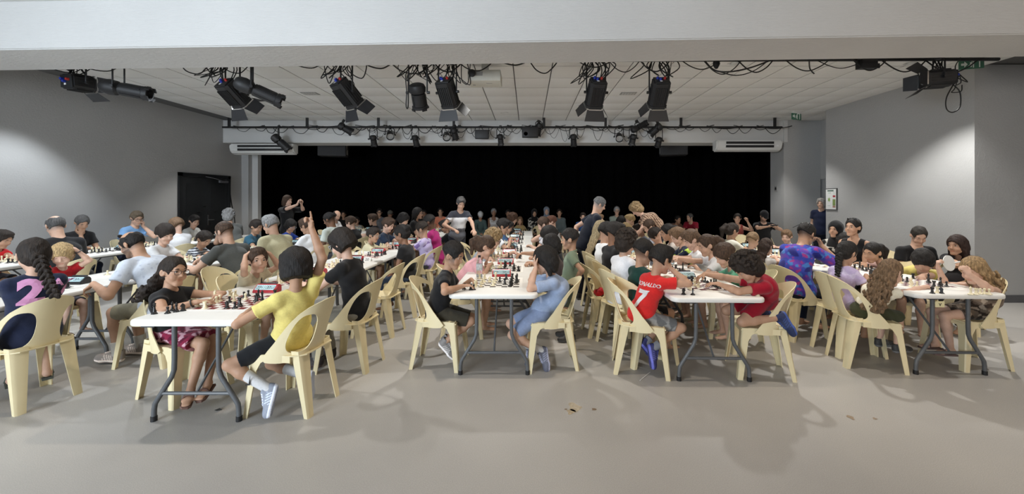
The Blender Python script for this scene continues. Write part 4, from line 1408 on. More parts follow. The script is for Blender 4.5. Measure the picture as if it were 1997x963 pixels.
def ik(S, T, a, b, hint):
    """elbow / knee position between S and T for bone lengths a, b"""
    d = T - S
    L_ = d.length
    if L_ > (a + b) * .995:
        T = S + d.normalized() * (a + b) * .995
        d = T - S
        L_ = d.length
    if L_ < abs(a - b) + .02:
        T = S + unit(d) * (abs(a - b) + .02)
        d = T - S
        L_ = d.length
    x = (a * a - b * b + L_ * L_) / (2 * L_)
    hgt = math.sqrt(max(a * a - x * x, 0))
    u = d.normalized()
    hv = Vector(hint) - u * Vector(hint).dot(u)
    return S + u * x + unit(hv) * hgt, T

def add_hand(B, Wr, fd, nrm, k, right, curl=.5, point=False, spread=.0):
    """palm, four bent fingers and a thumb; fd = finger direction, nrm = palm direction"""
    fd = unit(fd)
    nrm = unit(Vector(nrm) - fd * Vector(nrm).dot(fd))
    sd = fd.cross(nrm)                      # towards the thumb for a right hand with the palm down
    if not right:
        sd = -sd
    s = k
    kn = Wr + fd * .078 * s
    B.ec(Wr + fd * .008 * s, kn, (.026 * s, .017 * s), (.036 * s, .013 * s), sd, k=.012)
    fl = (.066, .074, .070, .054)
    for i in range(4):
        off = (.028 - .0187 * i) * s
        base = Wr + fd * (.076 - .004 * abs(i - 1)) * s + sd * off
        c = curl
        if point:
            c = .05 if i == 0 else 1.75
        dirv = unit(fd + sd * (.12 * (1.2 - i) * (1 + spread)))
        d1 = unit(dirv * math.cos(c * .7) + nrm * math.sin(c * .7))
        d2 = unit(dirv * math.cos(c * 1.7) + nrm * math.sin(c * 1.7))
        r = max(.0083 * s, B.h * .92)
        p1 = base + d1 * fl[i] * .55 * s
        p2 = p1 + d2 * fl[i] * .45 * s
        B.rc(base, p1, r * 1.05, r, k=.006)
        B.rc(p1, p2, r, r * .85, k=.005)
    r = max(.0095 * s, B.h * .92)
    tb = Wr + fd * .022 * s + sd * .026 * s
    t1 = tb + unit(fd * .62 + sd * .75 + nrm * .35) * .042 * s
    t2 = t1 + unit(fd * .85 + sd * (.1 if not point else -.3) + nrm * .4) * .034 * s
    B.rc(tb, t1, r * 1.25, r, k=.012)
    B.rc(t1, t2, r, r * .85, k=.005)

class Fr:
    """head frame"""
    def __init__(s, c, f, u, hs):
        s.c = Vector(c)
        s.f = unit(f)
        u = Vector(u)
        s.u = unit(u - s.f * u.dot(s.f))
        s.r = s.f.cross(s.u)
        s.hs = hs
        s.R = (s.r, s.f, s.u)
    def p(s, x, y, z):
        return s.c + (s.r * x + s.f * y + s.u * z) * s.hs
    def loc(s, V):
        q = V - npv(s.c)
        return np.stack([q @ npv(s.r), q @ npv(s.f), q @ npv(s.u)], 1) / s.hs

def add_head(B, F, child, female=False):
    h = F.hs
    p = F.p
    E = lambda c, r, k=.012, sub=False: B.el(p(*c), F.R, [x * h for x in r], k=k * h, sub=sub)
    E((0, -.012, .028), (.074, .094, .090))
    E((0, .024, -.034), (.055 if not child else .057, .066, .078), k=.025)
    B.rc(p(-.011, .069, -.097), p(.011, .069, -.097), .018 * h, .018 * h, k=.022 * h)         # chin
    B.rc(p(-.048, .015, -.066), p(-.014, .064, -.098), .012 * h, .013 * h, k=.022 * h)            # jaw
    B.rc(p(.048, .015, -.066), p(.014, .064, -.098), .012 * h, .013 * h, k=.022 * h)
    ck = .026 if child else .022
    for s in (-1, 1):
        E((s * .038, .058, -.040), (ck, ck, ck), k=.022)                                       # cheek
        E((s * .031, .094, .008), (.019, .014, .012), k=.010, sub=True)                        # eye socket
    B.rc(p(-.030, .077, .026), p(.030, .077, .026), .012 * h, .012 * h, k=.014 * h)            # brow ridge
    nz = .9 if child else 1.12
    B.rc(p(0, .082, .012), p(0, .088 + .016 * nz, -.026), .008 * h, .0105 * h * nz, k=.010 * h)  # nose
    for s in (-1, 1):
        E((s * .0115, .090, -.030), (.0085, .010, .008), k=.008)
    B.rc(p(-.016, .077, -.0585), p(.016, .077, -.0585), .0075 * h, .0075 * h, k=.007 * h)      # lips
    B.rc(p(-.014, .078, -.0685), p(.014, .078, -.0685), .0085 * h, .0085 * h, k=.007 * h)
    B.rc(p(-.018, .090, -.0635), p(.018, .090, -.0635), .0028 * h, .0028 * h, k=.003 * h, sub=True)
    for s in (-1, 1):                                                                           # ears
        c = p(s * .077, -.006, -.006)
        B.el(c, (unit(F.r * 1 + F.f * (.35 * s)), F.f, F.u), (.011 * h, .021 * h, .032 * h), k=.008 * h)
        B.el(p(s * .086, .004, -.004), F.R, (.007 * h, .011 * h, .018 * h), k=.006 * h, sub=True)

def hair_blob(F, style, h, L=.3, back=None):
    """hair as a shell round the skull, opened over the face, plus tails, braids, curls"""
    B = Blob(h)
    s = F.hs
    p = F.p
    t = dict(short=.015, fade=.013, crop=.006, bowl=.024, mop=.023, tight=.010, long=.018, curly=.020, ring=.010, wave=.022, side=.016)[style if style in ('short', 'fade', 'crop', 'bowl', 'mop', 'long', 'curly', 'ring', 'wave', 'side') else 'tight']
    t = max(t, h * .9)
    E = lambda c, r, k=.012, sub=False: B.el(p(*c), F.R, [x * s for x in r], k=k * s, sub=sub)
    E((0, -.014, .030), (.074 + t, .094 + t, .090 + t))
    if style in ('bowl', 'mop', 'long', 'wave', 'curly'):
        E((0, -.045, -.035), (.070 + t, .065 + t, .075 + (.02 if style != 'bowl' else 0)), k=.03)
    elif style in ('tight', 'short', 'side', 'ponytail', 'braid', 'bun', 'longback'):
        E((0, -.045, -.02), (.066 + t, .058 + t, .075), k=.03)
    if style in ('side', 'short', 'wave'):
        E((.01, .045, .105), (.055, .05, .028), k=.03)                 # lifted front
    if style == 'mop':
        for i in range(7):
            a = -1.2 + 2.4 * i / 6
            E((math.sin(a) * .074, math.cos(a) * .085 - .01, .060), (.024, .022, .035), k=.02)
    if style == 'curly':
        rr = np.random.default_rng(int(abs(F.c.x) * 1000) + 5)
        for i in range(190):
            th, ph = rr.uniform(0, 2 * math.pi), rr.uniform(-.45, 1.35)
            x, y, z = math.cos(th) * math.cos(ph), math.sin(th) * math.cos(ph), math.sin(ph)
            if y > .45 and z < .42:
                continue
            E((x * (.082 + t), y * (.1 + t) - .014, z * (.098 + t) + .03), (.0145, .0145, .0145), k=.004)
    if style in ('long', 'longback', 'longcurly', 'curlyback'):
        bk = Vector(back) if back else (-F.f * .45 - Vector((0, 0, 1)))
        bk = unit(bk)
        root = p(0, -.055, -.03)
        end = root + bk * L
        wv = (.082 if style != 'curlyback' else .105) * s
        B.ec(root, end, (wv, .045 * s), (wv * .9, .022 * s), F.r, k=.03)
        if style not in ('longback', 'curlyback'):
            for q in (-1, 1):
                B.rc(p(q * .072, -.01, .0), p(q * .080, -.025, -.10) + Vector((0, 0, -L * .35)), .026 * s, .020 * s, k=.02)
        if style in ('longcurly', 'curlyback'):
            rr = np.random.default_rng(3)
            for i in range(170):
                u = rr.uniform(.1, 1)
                q = root + bk * L * u + F.r * rr.uniform(-.1, .1) * s + F.f * rr.uniform(-.05, .02) * s
                B.el(q, F.R, (.012 * s, .012 * s, .024 * s), k=.005)
            for q in (-1, 1) if style == 'longcurly' else ():
                for i in range(6):
                    B.el(p(q * (.078 + .012 * math.sin(i * 2.1)), .005 + .012 * math.cos(i * 2.3), -.02 - .035 * i), F.R, (.022 * s, .022 * s, .024 * s), k=.012)
    if style == 'ponytail':
        bk = unit(back) if back else unit(-F.f * .5 - Vector((0, 0, 1)))
        r0 = p(0, -.105, .03)
        m = r0 - F.f * .05 * s + bk * L * .35
        B.rc(p(0, -.09, .035), r0 - F.f * .03 * s, .022 * s, .032 * s, k=.02)
        B.rc(r0 - F.f * .03 * s, m, .034 * s, .042 * s, k=.03)
        B.rc(m, r0 + bk * L, .042 * s, .016 * s, k=.03)
    if style == 'braid':
        bk = unit(back) if back else unit(-F.f * .35 - Vector((0, 0, 1)))
        r0 = p(0, -.095, -.03)
        n = 9
        sdv = unit(bk.cross(F.f))
        for i in range(n):
            q = r0 + bk * L * (i + .5) / n
            w = (.030 - .012 * i / n) * s
            for sg in (-1, 1):
                B.el(q + sdv * sg * w * .55 + bk * (sg * .008 * s), (unit(sdv + bk * (.9 * sg)), F.f, unit(bk - sdv * (.9 * sg))), (w * 1.05, w * .9, w * .62), k=.005)
    if style == 'bun':
        E((0, -.118, .045), (.042, .036, .040), k=.012)
    # open the face
    fz = dict(bowl=-.052, mop=-.060, long=-.040, curly=-.048, wave=-.030, longcurly=-.03, crop=-.022, ring=.0).get(style, -.030)
    if style == 'ring':
        B.el(p(0, .02, .122), F.R, (.084 * s, .122 * s, .098 * s), k=.012 * s, sub=True)
    B.el(p(0, .095, fz), F.R, ((.066 if style not in ('mop', 'bowl') else .07) * s, .090 * s, .098 * s), k=.012 * s, sub=True)
    if style in ('short', 'fade', 'crop', 'side', 'ring', 'tight', 'ponytail', 'braid', 'bun', 'curlyback'):
        cut = -.055 if style not in ('fade', 'crop') else -.028
        if style not in ('long',):
            for q in (-1, 1):
                B.el(p(q * .095, .012, -.035), F.R, (.036 * s, .050 * s, .050 * s), k=.010 * s, sub=True)
        if style in ('short', 'fade', 'crop', 'side', 'ring'):
            B.pl(p(0, 0, cut), -(F.u + F.f * .35))
    if style == 'bowl':
        B.pl(p(0, 0, -.035), -(F.u + F.f * .42))
        for q in (-1, 1):
            B.el(p(q * .1, .012, -.045), F.R, (.03 * s, .035 * s, .04 * s), k=.01 * s, sub=True)
    if style == 'mop':
        for q in (-1, 1):
            B.el(p(q * .106, .010, -.03), F.R, (.03 * s, .032 * s, .036 * s), k=.01 * s, sub=True)
        B.pl(p(0, 0, -.085), -(F.u + F.f * .3))
    return B
def yawv(a):
    a = math.radians(a)
    return Vector((math.sin(a), math.cos(a), 0))
ZUP = Vector((0, 0, 1))
PEOPLE = []
def _shoe_mesh():
    """a trainer, heel at the origin, toe along +y, sole at z = 0"""
    B = Blob(.006)
    X = Vector((1, 0, 0)); I = (X, Vector((0, 1, 0)), ZUP)
    B.ec((0, .0, .022), (0, .15, .022), (.036, .022), (.045, .022), X, k=.02)
    B.ec((0, .15, .022), (0, .205, .022), (.045, .022), (.036, .022), X, k=.02)
    B.pl((0, 0, 0), (0, 0, -1))
    B.ec((0, .0, .05), (0, .12, .05), (.034, .038), (.040, .034), X, k=.02)
    B.el((0, .175, .042), I, (.042, .065, .034), k=.03)
    B.ec((0, .015, .05), (0, .0, .115), (.036, .042), (.036, .042), X, k=.02, flat_b=True)
    B.rc((0, .045, .10), (0, .13, .07), .022, .018, k=.015)
    for i in range(4):
        y = .062 + .022 * i
        B.rc((-.022, y, .112 - .30 * (y - .05)), (.022, y, .112 - .30 * (y - .05)), .005, .005, k=.003)
    V, Q = B.build()
    c = np.ones((len(V), 3), np.float32)
    c[V[:, 2] < .030] = (4, 4, 4)
    lace = (np.abs(V[:, 0]) < .024) & (V[:, 2] > .106 - .30 * (V[:, 1] - .05)) & (V[:, 1] > .05) & (V[:, 1] < .14)
    c[lace] = (3, 3, 3)
    tread = V[:, 2] < .006
    c[tread] = (1.2, 1.2, 1.2)
    st = (np.abs(V[:, 0]) > .026) & (V[:, 2] > .03) & (V[:, 2] < .075) & (np.abs(((V[:, 1] - V[:, 2] * .6) * 45) % 1 - .5) < .22) & (V[:, 1] > .03) & (V[:, 1] < .13)
    c[st] = (2.6, 2.6, 2.6)
    return np_mesh(V, Q, c, 'trainer')
SHOE_ME = _shoe_mesh()
SHOE_ME.materials.append(MATS_P['shoe'])

def person(who, d, px, py, yaw, kid=True, k=None, lean=.18, sh=0.0, ha=None, hp=28, hr=0, pose='sit', seat=.44,
           R=None, L=None, skin='light', hair='dark', style='short', hl=.3, hback=None, top='tee', tc=(.5, .5, .5), sl=.55,
           bot='shorts', bc=(.05, .05, .06), bl=.8, legs='sit', shoes=None, sock=None, feet=None, glasses=None, fat=1.0, chair=True,
           face=True, h=None, bulge=None, pelvis=None, pat=None, extra=None, twist=0, cat='person', group=None, fem=False, chair_rz=None, chair_d=None, hatc=None, hsz=1.0, chair_xy=None, arm=1.0, sticker=False, hem=-.085, wrinkle=1.0):
    F = yawv(yaw)
    RT = Vector((F.y, -F.x, 0))
    H = W(px, py, d)
    ks = k or (.78 if kid else 1.0)
    if pose == 'stand' and k is None:
        k = ks = H.z / (.92 + math.sqrt(max(.71 ** 2 - lean ** 2, .2)))
    if pose == 'stand':
        hipz = .92 * ks
        P = Vector((H.x, H.y, 0)) - F * lean + RT * sh
        P.z = hipz
    else:
        P = Vector((H.x, H.y, 0)) - F * lean + RT * sh
        P.z = seat + .085 * ks
    if pelvis:
        P = Vector(pelvis)
    D = H - P
    if k is None:
        ks = max(min(D.length / .71, 1.12), .62 if kid else .84)
        ks = max(ks, (.70 if kid else .92)) if D.length / .71 < ks else ks
    k = ks
    Lh = .71 * k
    if bulge is None:
        bulge = math.sqrt(max(Lh * Lh - D.length ** 2, 0)) * .42
    T = D.normalized()
    back = unit(-F + T * F.dot(T))
    hs = (.42 + .58 * k) if not kid else (.90 + .1 * (k - .78))
    if kid:
        hs = max(.92, min(1.06, 1.0 + .5 * (k - .78)))
    hs *= hsz
    # head frame
    ha = yaw if ha is None else ha
    hf = yawv(ha)
    hrt = Vector((hf.y, -hf.x, 0))
    pr = math.radians(hp)
    hfw = hf * math.cos(pr) - ZUP * math.sin(pr)
    hu = hf * math.sin(pr) + ZUP * math.cos(pr)
    rr = math.radians(hr)
    hu = hu * math.cos(rr) + hrt * math.sin(rr)
    HF = Fr(H, hfw, hu, hs)
    skull = HF.p(0, -.034, -.045)
    N = H - (T * .55 + ZUP * .45).normalized() * ((.162 if kid else .170) * hs) - hf * .03 * hs + back * (.25 * bulge)
    M = P + (N - P) * .40 + back * bulge * .9
    C = P + (N - P) * .72 + back * bulge * .8
    tw = math.radians(twist)
    RS = RT * math.cos(tw) - F * math.sin(tw)
    Tn = unit(N - C)
    shw = (.150 if not kid else .140) * k * (.92 if fem else 1) * (.6 + .4 * fat)
    SH = {}
    for q, key in ((1, 'R'), (-1, 'L')):
        SH[key] = N - Tn * .060 * k + RS * q * shw
    def torso(B, e=0.0, f=fat, noneck=False):
        B.el(P + T * .01, (RT, F, ZUP), (.150 * f * k + e, .112 * f * k + e, .105 * k + e), k=.03)
        B.ec(P + T * .02, M, (.142 * f * k + e, .104 * f * k + e), ((.122 + .02 * (f - 1) * 4) * k * (.93 if fem else 1) + e, .100 * f * k + e), RT, k=.04)
        B.ec(M, C, (.122 * f * k + e, .097 * f * k + e), (.140 * (.7 + .3 * f) * k + e, .097 * k + e), RS, k=.04)
        B.ec(C, N - Tn * .055 * k, (.140 * k + e, .096 * k + e), (.090 * k + e, .060 * k + e), RS, k=.04)
        for q, key in ((1, 'R'), (-1, 'L')):
            B.rc(N - Tn * .022 * k + RS * q * .03 * k, SH[key] + Tn * .006 * k, .042 * k + e, .046 * k + e, k=.035)
    # arms
    ARM = {}
    for q, key, sp in ((1, 'R', R), (-1, 'L', L)):
        sp = sp or ('table',)
        S = SH[key]
        hint = RT * q * .9 - ZUP * .45 - F * .25
        fd, nrm, curl, point = None, None, .55, False
        ty = sp[0]
        if ty == 'table':
            f_ = sp[1] if len(sp) > 1 else .36
            l_ = sp[2] if len(sp) > 2 else -.02
            T_ = Vector((P.x, P.y, 0)) + F * f_ + RT * q * l_
            T_.z = .775
            fd = unit(F * .5 - RT * q * .8)
            nrm = -ZUP
        elif ty == 'reach':              # absolute x, y, z of the wrist
            T_ = Vector(sp[1:4])
            fd = unit(T_ - S) - ZUP * .35
            nrm = -ZUP
            curl = .8
            hint = -ZUP * .8 + RT * q * .5
        elif ty == 'chin':
            T_ = HF.p(q * .012, .10, -.165)
            hint = F * .25 - ZUP + RT * q * .35
            fd = unit(HF.p(q * .0, .07, -.06) - T_)
            nrm = -HF.f
            curl = 1.5
        elif ty == 'cheek':
            T_ = HF.p(q * .085, .065, -.135)
            hint = F * .3 - ZUP + RT * q * .5
            fd = unit(HF.u + HF.r * (-q) * .1)
            nrm = -HF.r * q
            curl = .9
        elif ty == 'fore':               # hand shading the forehead
            T_ = HF.p(q * .085, .085, -.03)
            hint = F * .2 - ZUP + RT * q * .5
            fd = unit(HF.u * .85 + HF.r * (-q) * .45)
            nrm = -HF.f * .8 - HF.r * q * .3
            curl = .30
        elif ty == 'head':               # hand on the head
            T_ = HF.p(q * .105, -.01, .055)
            hint = RT * q * .8 + F * .6 - ZUP * .25
            fd = unit(HF.u * .55 - HF.r * q * .7 - HF.f * .25)
            nrm = -HF.r * q * .7 - HF.u * .5
            curl = .35
        elif ty == 'lap':
            T_ = P + F * .24 * k + RT * q * .03 + ZUP * .035
            hint = RT * q * .8 - F * .5
            fd = unit(F * .6 - RT * q * .6)
            nrm = -ZUP
        elif ty == 'cross':
            T_ = C + F * .19 * k - RT * q * .13 * k - Tn * .10 * k
            hint = RT * q - ZUP * .6
            fd = -RT * q
            nrm = -F
        elif ty == 'hang':
            T_ = S - ZUP * .50 * k + F * .06 + RT * q * .07
            hint = -F
            nrm = -RT * q
        elif ty == 'hip':
            T_ = P + RT * q * .15 * k - F * .10 * k + ZUP * .05
            hint = RT * q * .8 - F * .9
            nrm = RT * q * -.2 + F
        elif ty == 'w':                  # wrist anywhere, with options
            T_ = Vector(sp[1])
            o = sp[2] if len(sp) > 2 else {}
            hint = o.get('hint', hint)
            fd = o.get('fd')
            nrm = o.get('nrm', -ZUP)
            curl = o.get('curl', .6)
            point = o.get('point', False)
            S = S + Tn * o.get('lift', 0)
        Ee, T_ = ik(S, T_, .285 * k * arm, .255 * k * arm, hint)
        if fd is None:
            fd = unit(T_ - Ee)
        fa = unit(T_ - Ee)
        fd = unit(Vector(fd))
        if fd.dot(fa) < -.2:
            fd = unit(fd + fa * (-.2 - fd.dot(fa)) * 1.2)
        ARM[key] = (S, Ee, T_, fd, nrm, curl, point)
    # legs
    LEG = {}
    for q, key in ((1, 'R'), (-1, 'L')):
        hip = P + RT * q * .085 * k - ZUP * .012 * k
        lg = legs if isinstance(legs, str) else legs[key]
        if pose == 'stand':
            A = Vector((P.x, P.y, 0)) + RT * q * .10 * k + F * (.02 if q > 0 else -.03)
            A.z = .075 * k
            Kn, A = ik(hip, A, .43 * k, .42 * k, F)
            fdir = F + RT * q * .2
            tip = 0
        elif lg == 'sit':
            A = hip + F * .36 * k + RT * q * .02
            A.z = max(.085 * k, hip.z - .46 * k)
            Kn, A = ik(hip, A, .42 * k, .40 * k, F + ZUP * .45)
            fdir, tip = F, 0
        elif lg == 'tuck':
            A = hip + F * .10 * k - RT * q * .03 * k
            A.z = max(.15, hip.z - .36 * k)
            Kn, A = ik(hip, A, .42 * k, .40 * k, F + ZUP * .15)
            fdir, tip = F, -48
        elif lg == 'cross':
            A = hip + F * .34 * k - RT * q * .11 * k
            A.z = max(.12, hip.z - .43 * k)
            Kn, A = ik(hip, A, .42 * k, .40 * k, F + ZUP * .45 + RT * q * .2)
            fdir, tip = F + RT * q * -.2, -15
        elif lg == 'kneel':
            Kn = hip + F * .30 * k - ZUP * .40 * k
            Kn.z = seat + .06 * k
            A = Kn - F * .40 * k
            A.z = seat + .055
            fdir, tip = -ZUP * 1 - F * .15, 0
        else:                                # explicit ankle position
            A = Vector(lg[0])
            Kn, A = ik(hip, A, .42 * k, .40 * k, lg[1] if len(lg) > 1 else F + ZUP * .4)
            fdir = Vector(lg[2]) if len(lg) > 2 else F
            tip = lg[3] if len(lg) > 3 else 0
        LEG[key] = (hip, Kn, A, unit(fdir), tip)
    if h is None:
        h = min(max(.00185 * d, .0056), .0155)
    feet = (d < 5.3) if feet is None else feet
    # ---- root
    rootp = Vector((P.x, P.y, 0))
    root = thing('person', who, cat, rootp, 0, group)
    def part(name, B, color, m, paint=None, noise=None, parent=None):
        V, Q = B.build(noise)
        if len(V) < 8:
            return None, None
        cc = np.tile(np.array(color, np.float32), (len(V), 1))
        if paint:
            paint(V, cc)
        me = np_mesh(V - npv(rootp), Q, cc, name)
        return obj(name, me, m, parent or root), V
    # ---- body
    B = Blob(h)
    torso(B)
    nk = (.039 if kid else .041 if fem else .050) * (.5 + .5 * k) * (.7 + .3 * fat)
    B.rc(N - Tn * .05 * k, N + (skull - N) * .3, nk * 1.35, nk, k=.03)
    B.rc(N, skull, nk, nk, k=.018)
    for key in 'RL':
        S, Ee, Wt, fd, nrm, curl, point = ARM[key]
        fm = (.7 + .3 * fat) * (1.10 if kid else 1.06)
        B.rc(S, Ee, .046 * k * fm, .034 * k * fm, k=.02)
        mid = Ee + (Wt - Ee) * .3
        B.rc(Ee, mid, .035 * k * fm, .036 * k * fm, k=.015)
        B.rc(mid, Wt, .036 * k * fm, .024 * k, k=.015)
        add_hand(B, Wt, fd, nrm, (k * .97 + .05), key == 'R', curl, point)
        hip, Kn, A, fdir, tip = LEG[key]
        lm = Kn + (A - Kn) * .3
        B.rc(hip, Kn, .078 * k * fm, .050 * k, k=.03)
        B.rc(Kn, lm, .050 * k, .052 * k, k=.02)
        B.rc(lm, A, .050 * k, .032 * k, k=.02)
        fq = unit(fdir * math.cos(math.radians(tip)) + ZUP * math.sin(math.radians(tip)))
        lgv = unit(Kn - A)
        fup = unit(lgv - fq * lgv.dot(fq))
        heel = A - fup * .022 * k
        fl_ = .72 if (shoes and feet) else 1.0
        sdv = unit(fq.cross(ZUP)) if abs(fq.z) < .95 else RT
        B.ec(heel - fq * .02 * k, heel + fq * .10 * k * fl_ - fup * .02 * k, (.032 * k, .030 * k), (.038 * k * fl_, .022 * k), sdv, k=.02)
        B.ec(heel + fq * .10 * k * fl_ - fup * .02 * k, heel + fq * .165 * k * fl_ - fup * .025 * k, (.038 * k * fl_, .020 * k), (.033 * k, .013 * k), sdv, k=.015)
    add_head(B, HF, kid, fem)
    sk = np.array(SKIN[skin] if isinstance(skin, str) else skin, np.float32)
    hc = np.array(HAIR[hair] if isinstance(hair, str) else hair, np.float32)
    def paint_skin(V, cc):
        q = HF.loc(V)
        n = np.linalg.norm(q, axis=1)
        lips = (np.abs(q[:, 0]) < .019) & (np.abs(q[:, 2] + .0635) < .0085) & (q[:, 1] > .072)
        cc[lips] = sk * np.array((.92, .72, .70))
        ck = np.minimum(np.linalg.norm(q - np.array((.042, .06, -.035)), axis=1), np.linalg.norm(q - np.array((-.042, .06, -.035)), axis=1))
        w = np.clip(1 - ck / .035, 0, 1)[:, None] * .35
        cc[:] = np.where(w > 0, cc * (1 - w) + sk * np.array((1.06, .80, .76)) * w, cc)
        if style in ('fade', 'crop', 'ring'):
            f = (q[:, 1] < .045 - .25 * (q[:, 2] - .03)) & (q[:, 2] > -.075) & (n < .16) & ~((np.abs(q[:, 0]) > .062) & (np.abs(q[:, 1] + .004) < .028) & (np.abs(q[:, 2] + .006) < .036))
            if style == 'ring':
                f &= q[:, 2] < .06
            g = np.clip((q[:, 2] + .085) / .09, 0, .85)[:, None]
            cc[:] = np.where(f[:, None], cc * (1 - g) + hc * 1.6 * g, cc)
        if extra and 'beard' in extra:
            f = (q[:, 2] < -.048) & (q[:, 2] > -.135) & (q[:, 1] > -.0) & (n < .155) & ~lips
            cc[f] = cc[f] * .35 + np.array(extra['beard'], np.float32) * .65
    body, VB = part('body', B, sk, MATS_P['skin'], paint_skin)
    e0 = max(.009, h * .9)
    nz = (.0032 * wrinkle, 26.0, (px * .37 + py) % 6.28)
    # ---- lower garment
    if bot:
        B = Blob(h * 1.12)
        e = e0 - .002
        if bot != 'skirt':
            B.el(P, (RT, F, ZUP), (.152 * fat * k + e, .113 * fat * k + e, .108 * k + e), k=.03)
            B.ec(P, P + (M - P) * .45, (.155 * fat * k + e, .112 * fat * k + e), (.140 * fat * k + e, .106 * fat * k + e), RT, k=.03, flat_b=True)
            for key in 'RL':
                hip, Kn, A, fdir, tip = LEG[key]
                if bot == 'shorts':
                    B.rc(hip, hip + (Kn - hip) * bl, .085 * k + e, .066 * k + e * 1.3, k=.03, flat_b=True)
                else:
                    B.rc(hip, Kn, .082 * k + e, .056 * k + e, k=.03)
                    B.rc(Kn, Kn + (A - Kn) * .93, .056 * k + e, .046 * k + e, k=.02, flat_b=True)
        else:
            K2 = (LEG['R'][1] + LEG['L'][1]) / 2
            B.el(P, (RT, F, ZUP), (.165 * k + e, .122 * k + e, .112 * k + e), k=.03)
            B.ec(P, P + (M - P) * .4, (.155 * k + e, .112 * k + e), (.135 * k + e, .102 * k + e), RT, k=.03, flat_b=True)
            B.ec(P, P + (K2 - P) * bl, (.165 * k + e, .095 * k + e), (.175 * k + e, .085 * k + e), RT, k=.03, flat_b=True)
            if bl > 1.0 or pose == 'stand':
                A2 = (LEG['R'][2] + LEG['L'][2]) / 2
                B.ec(K2, K2 + (A2 - K2) * .9, (.17 * k, .10 * k), (.20 * k, .13 * k), RT, k=.03, flat_b=True)
        part({'shorts': 'shorts', 'skirt': 'skirt'}.get(bot, 'trousers'), B, bc, MATS_P['cloth'], (pat or {}).get('bot'), nz)
    # ---- upper garment
    top_o = None
    if top:
        B = Blob(h * 1.12)
        e = e0 + (.004 if top != 'tank' else .001)
        torso(B, e)
        B.ec(P - T * .05 * k, P + T * .03, (.150 * fat * k + e, .114 * fat * k + e), (.146 * fat * k + e, .110 * fat * k + e), RT, k=.03)
        for q, key in ((1, 'R'), (-1, 'L')):
            S, Ee, Wt = ARM[key][:3]
            fm = (.7 + .3 * fat) * 1.08
            if top in ('tee', 'shirt', 'polo'):
                B.rc(S, S + (Ee - S) * sl, .048 * k * fm + e * .6, .046 * k * fm + e * 1.1, k=.022, flat_b=True)
            elif top == 'long':
                B.rc(S, Ee, .048 * k * fm + e * .6, .040 * k * fm + e, k=.022)
                B.rc(Ee, Ee + (Wt - Ee) * .92, .042 * k * fm + e, .031 * k + e, k=.02, flat_b=True)
            elif top == 'tank':
                B.el(SH[key] + RS * q * .045 * k, (RS, F, ZUP), (.06 * k, .075 * k, .085 * k), k=.012, sub=True)
        B.pl(P + T * hem * k, -T)
        nw = nk * (1.22 if top != 'tank' else 1.7)
        B.rc(N + Tn * .026 * k + F * .022, skull + F * .01, nw, nw * 1.2, k=.008, sub=True)
        if top == 'tank':
            B.rc(N - Tn * .02 * k + F * .08 * k, N + Tn * .1, .07 * k, .07 * k, k=.01, sub=True)
        top_o, VT = part({'tee': 'tshirt', 'tank': 'tank_top', 'long': 'long_sleeved_top', 'polo': 'polo_shirt', 'shirt': 'shirt'}[top], B, tc, MATS_P['cloth'], (pat or {}).get('top'), nz)
        if top in ('polo', 'shirt'):
            B = Blob(min(h, .008))
            for q in (1, -1):
                B.rc(N + RS * q * .052 * k + Tn * .030 * k - F * .02 * k, N + RS * q * .018 * k + F * .068 * k - Tn * .025 * k, .012, .010, k=.01)
            B.rc(N + RS * .052 * k + Tn * .030 * k - F * .02 * k, N - F * .058 * k + Tn * .048 * k, .012, .012, k=.01)
            B.rc(N - RS * .052 * k + Tn * .030 * k - F * .02 * k, N - F * .058 * k + Tn * .048 * k, .012, .012, k=.01)
            part('collar', B, tc, MATS_P['cloth'])
    # ---- shoes and socks
    if feet:
        for key in 'RL':
            hip, Kn, A, fdir, tip = LEG[key]
            fq = unit(fdir * math.cos(math.radians(tip)) + ZUP * math.sin(math.radians(tip)))
            leg = unit(Kn - A)
            up = unit(leg - fq * leg.dot(fq))
            rt = fq.cross(up)
            if shoes:
                Mx = Matrix((rt, fq, up)).transposed().to_4x4()
                s_ = k * 1.04
                o = obj('shoe', SHOE_ME, MATS_P['shoe'], root)
                o.matrix_local = Matrix.Translation(A - fq * .02 * k - up * .075 * k - rootp) @ Mx @ Matrix.Scale(s_, 4)
                o.color = (*shoes, 1)
            if sock:
                B = Blob(max(h * .8, .005))
                B.rc(A - up * .02 * k, A + leg * sock[1] * k, .037 * k + e0 * .3, .046 * k + e0 * .4, k=.01, flat_b=True)
                part('sock', B, sock[0], MATS_P['cloth'])
            if not shoes and not sock and extra and 'sandal' in extra:
                bm = bmesh.new()
                hl_ = [(-.035, -.03), (.035, -.03), (.042, .1), (.040, .17), (.02, .195), (-.02, .195), (-.040, .17), (-.042, .1)]
                prism(bm, hl_, -.018, 0)
                tube(bm, [(-.040, .10, 0), (-.03, .10, .04), (0, .10, .055), (.03, .10, .04), (.040, .10, 0)], .009, 6)
                me = me_of(bm, 'sandal', True)
                o = obj('sandal', me, mat('sandal_foam', (.06, .065, .06), rough=.9, noise=.1, objcol=True), root)
                o.color = (*extra['sandal'], 1)
                Mx = Matrix((rt, fq, up)).transposed().to_4x4()
                o.matrix_local = Matrix.Translation(A - fq * .02 * k - up * .055 * k - rootp) @ Mx @ Matrix.Scale(k * 1.05, 4)
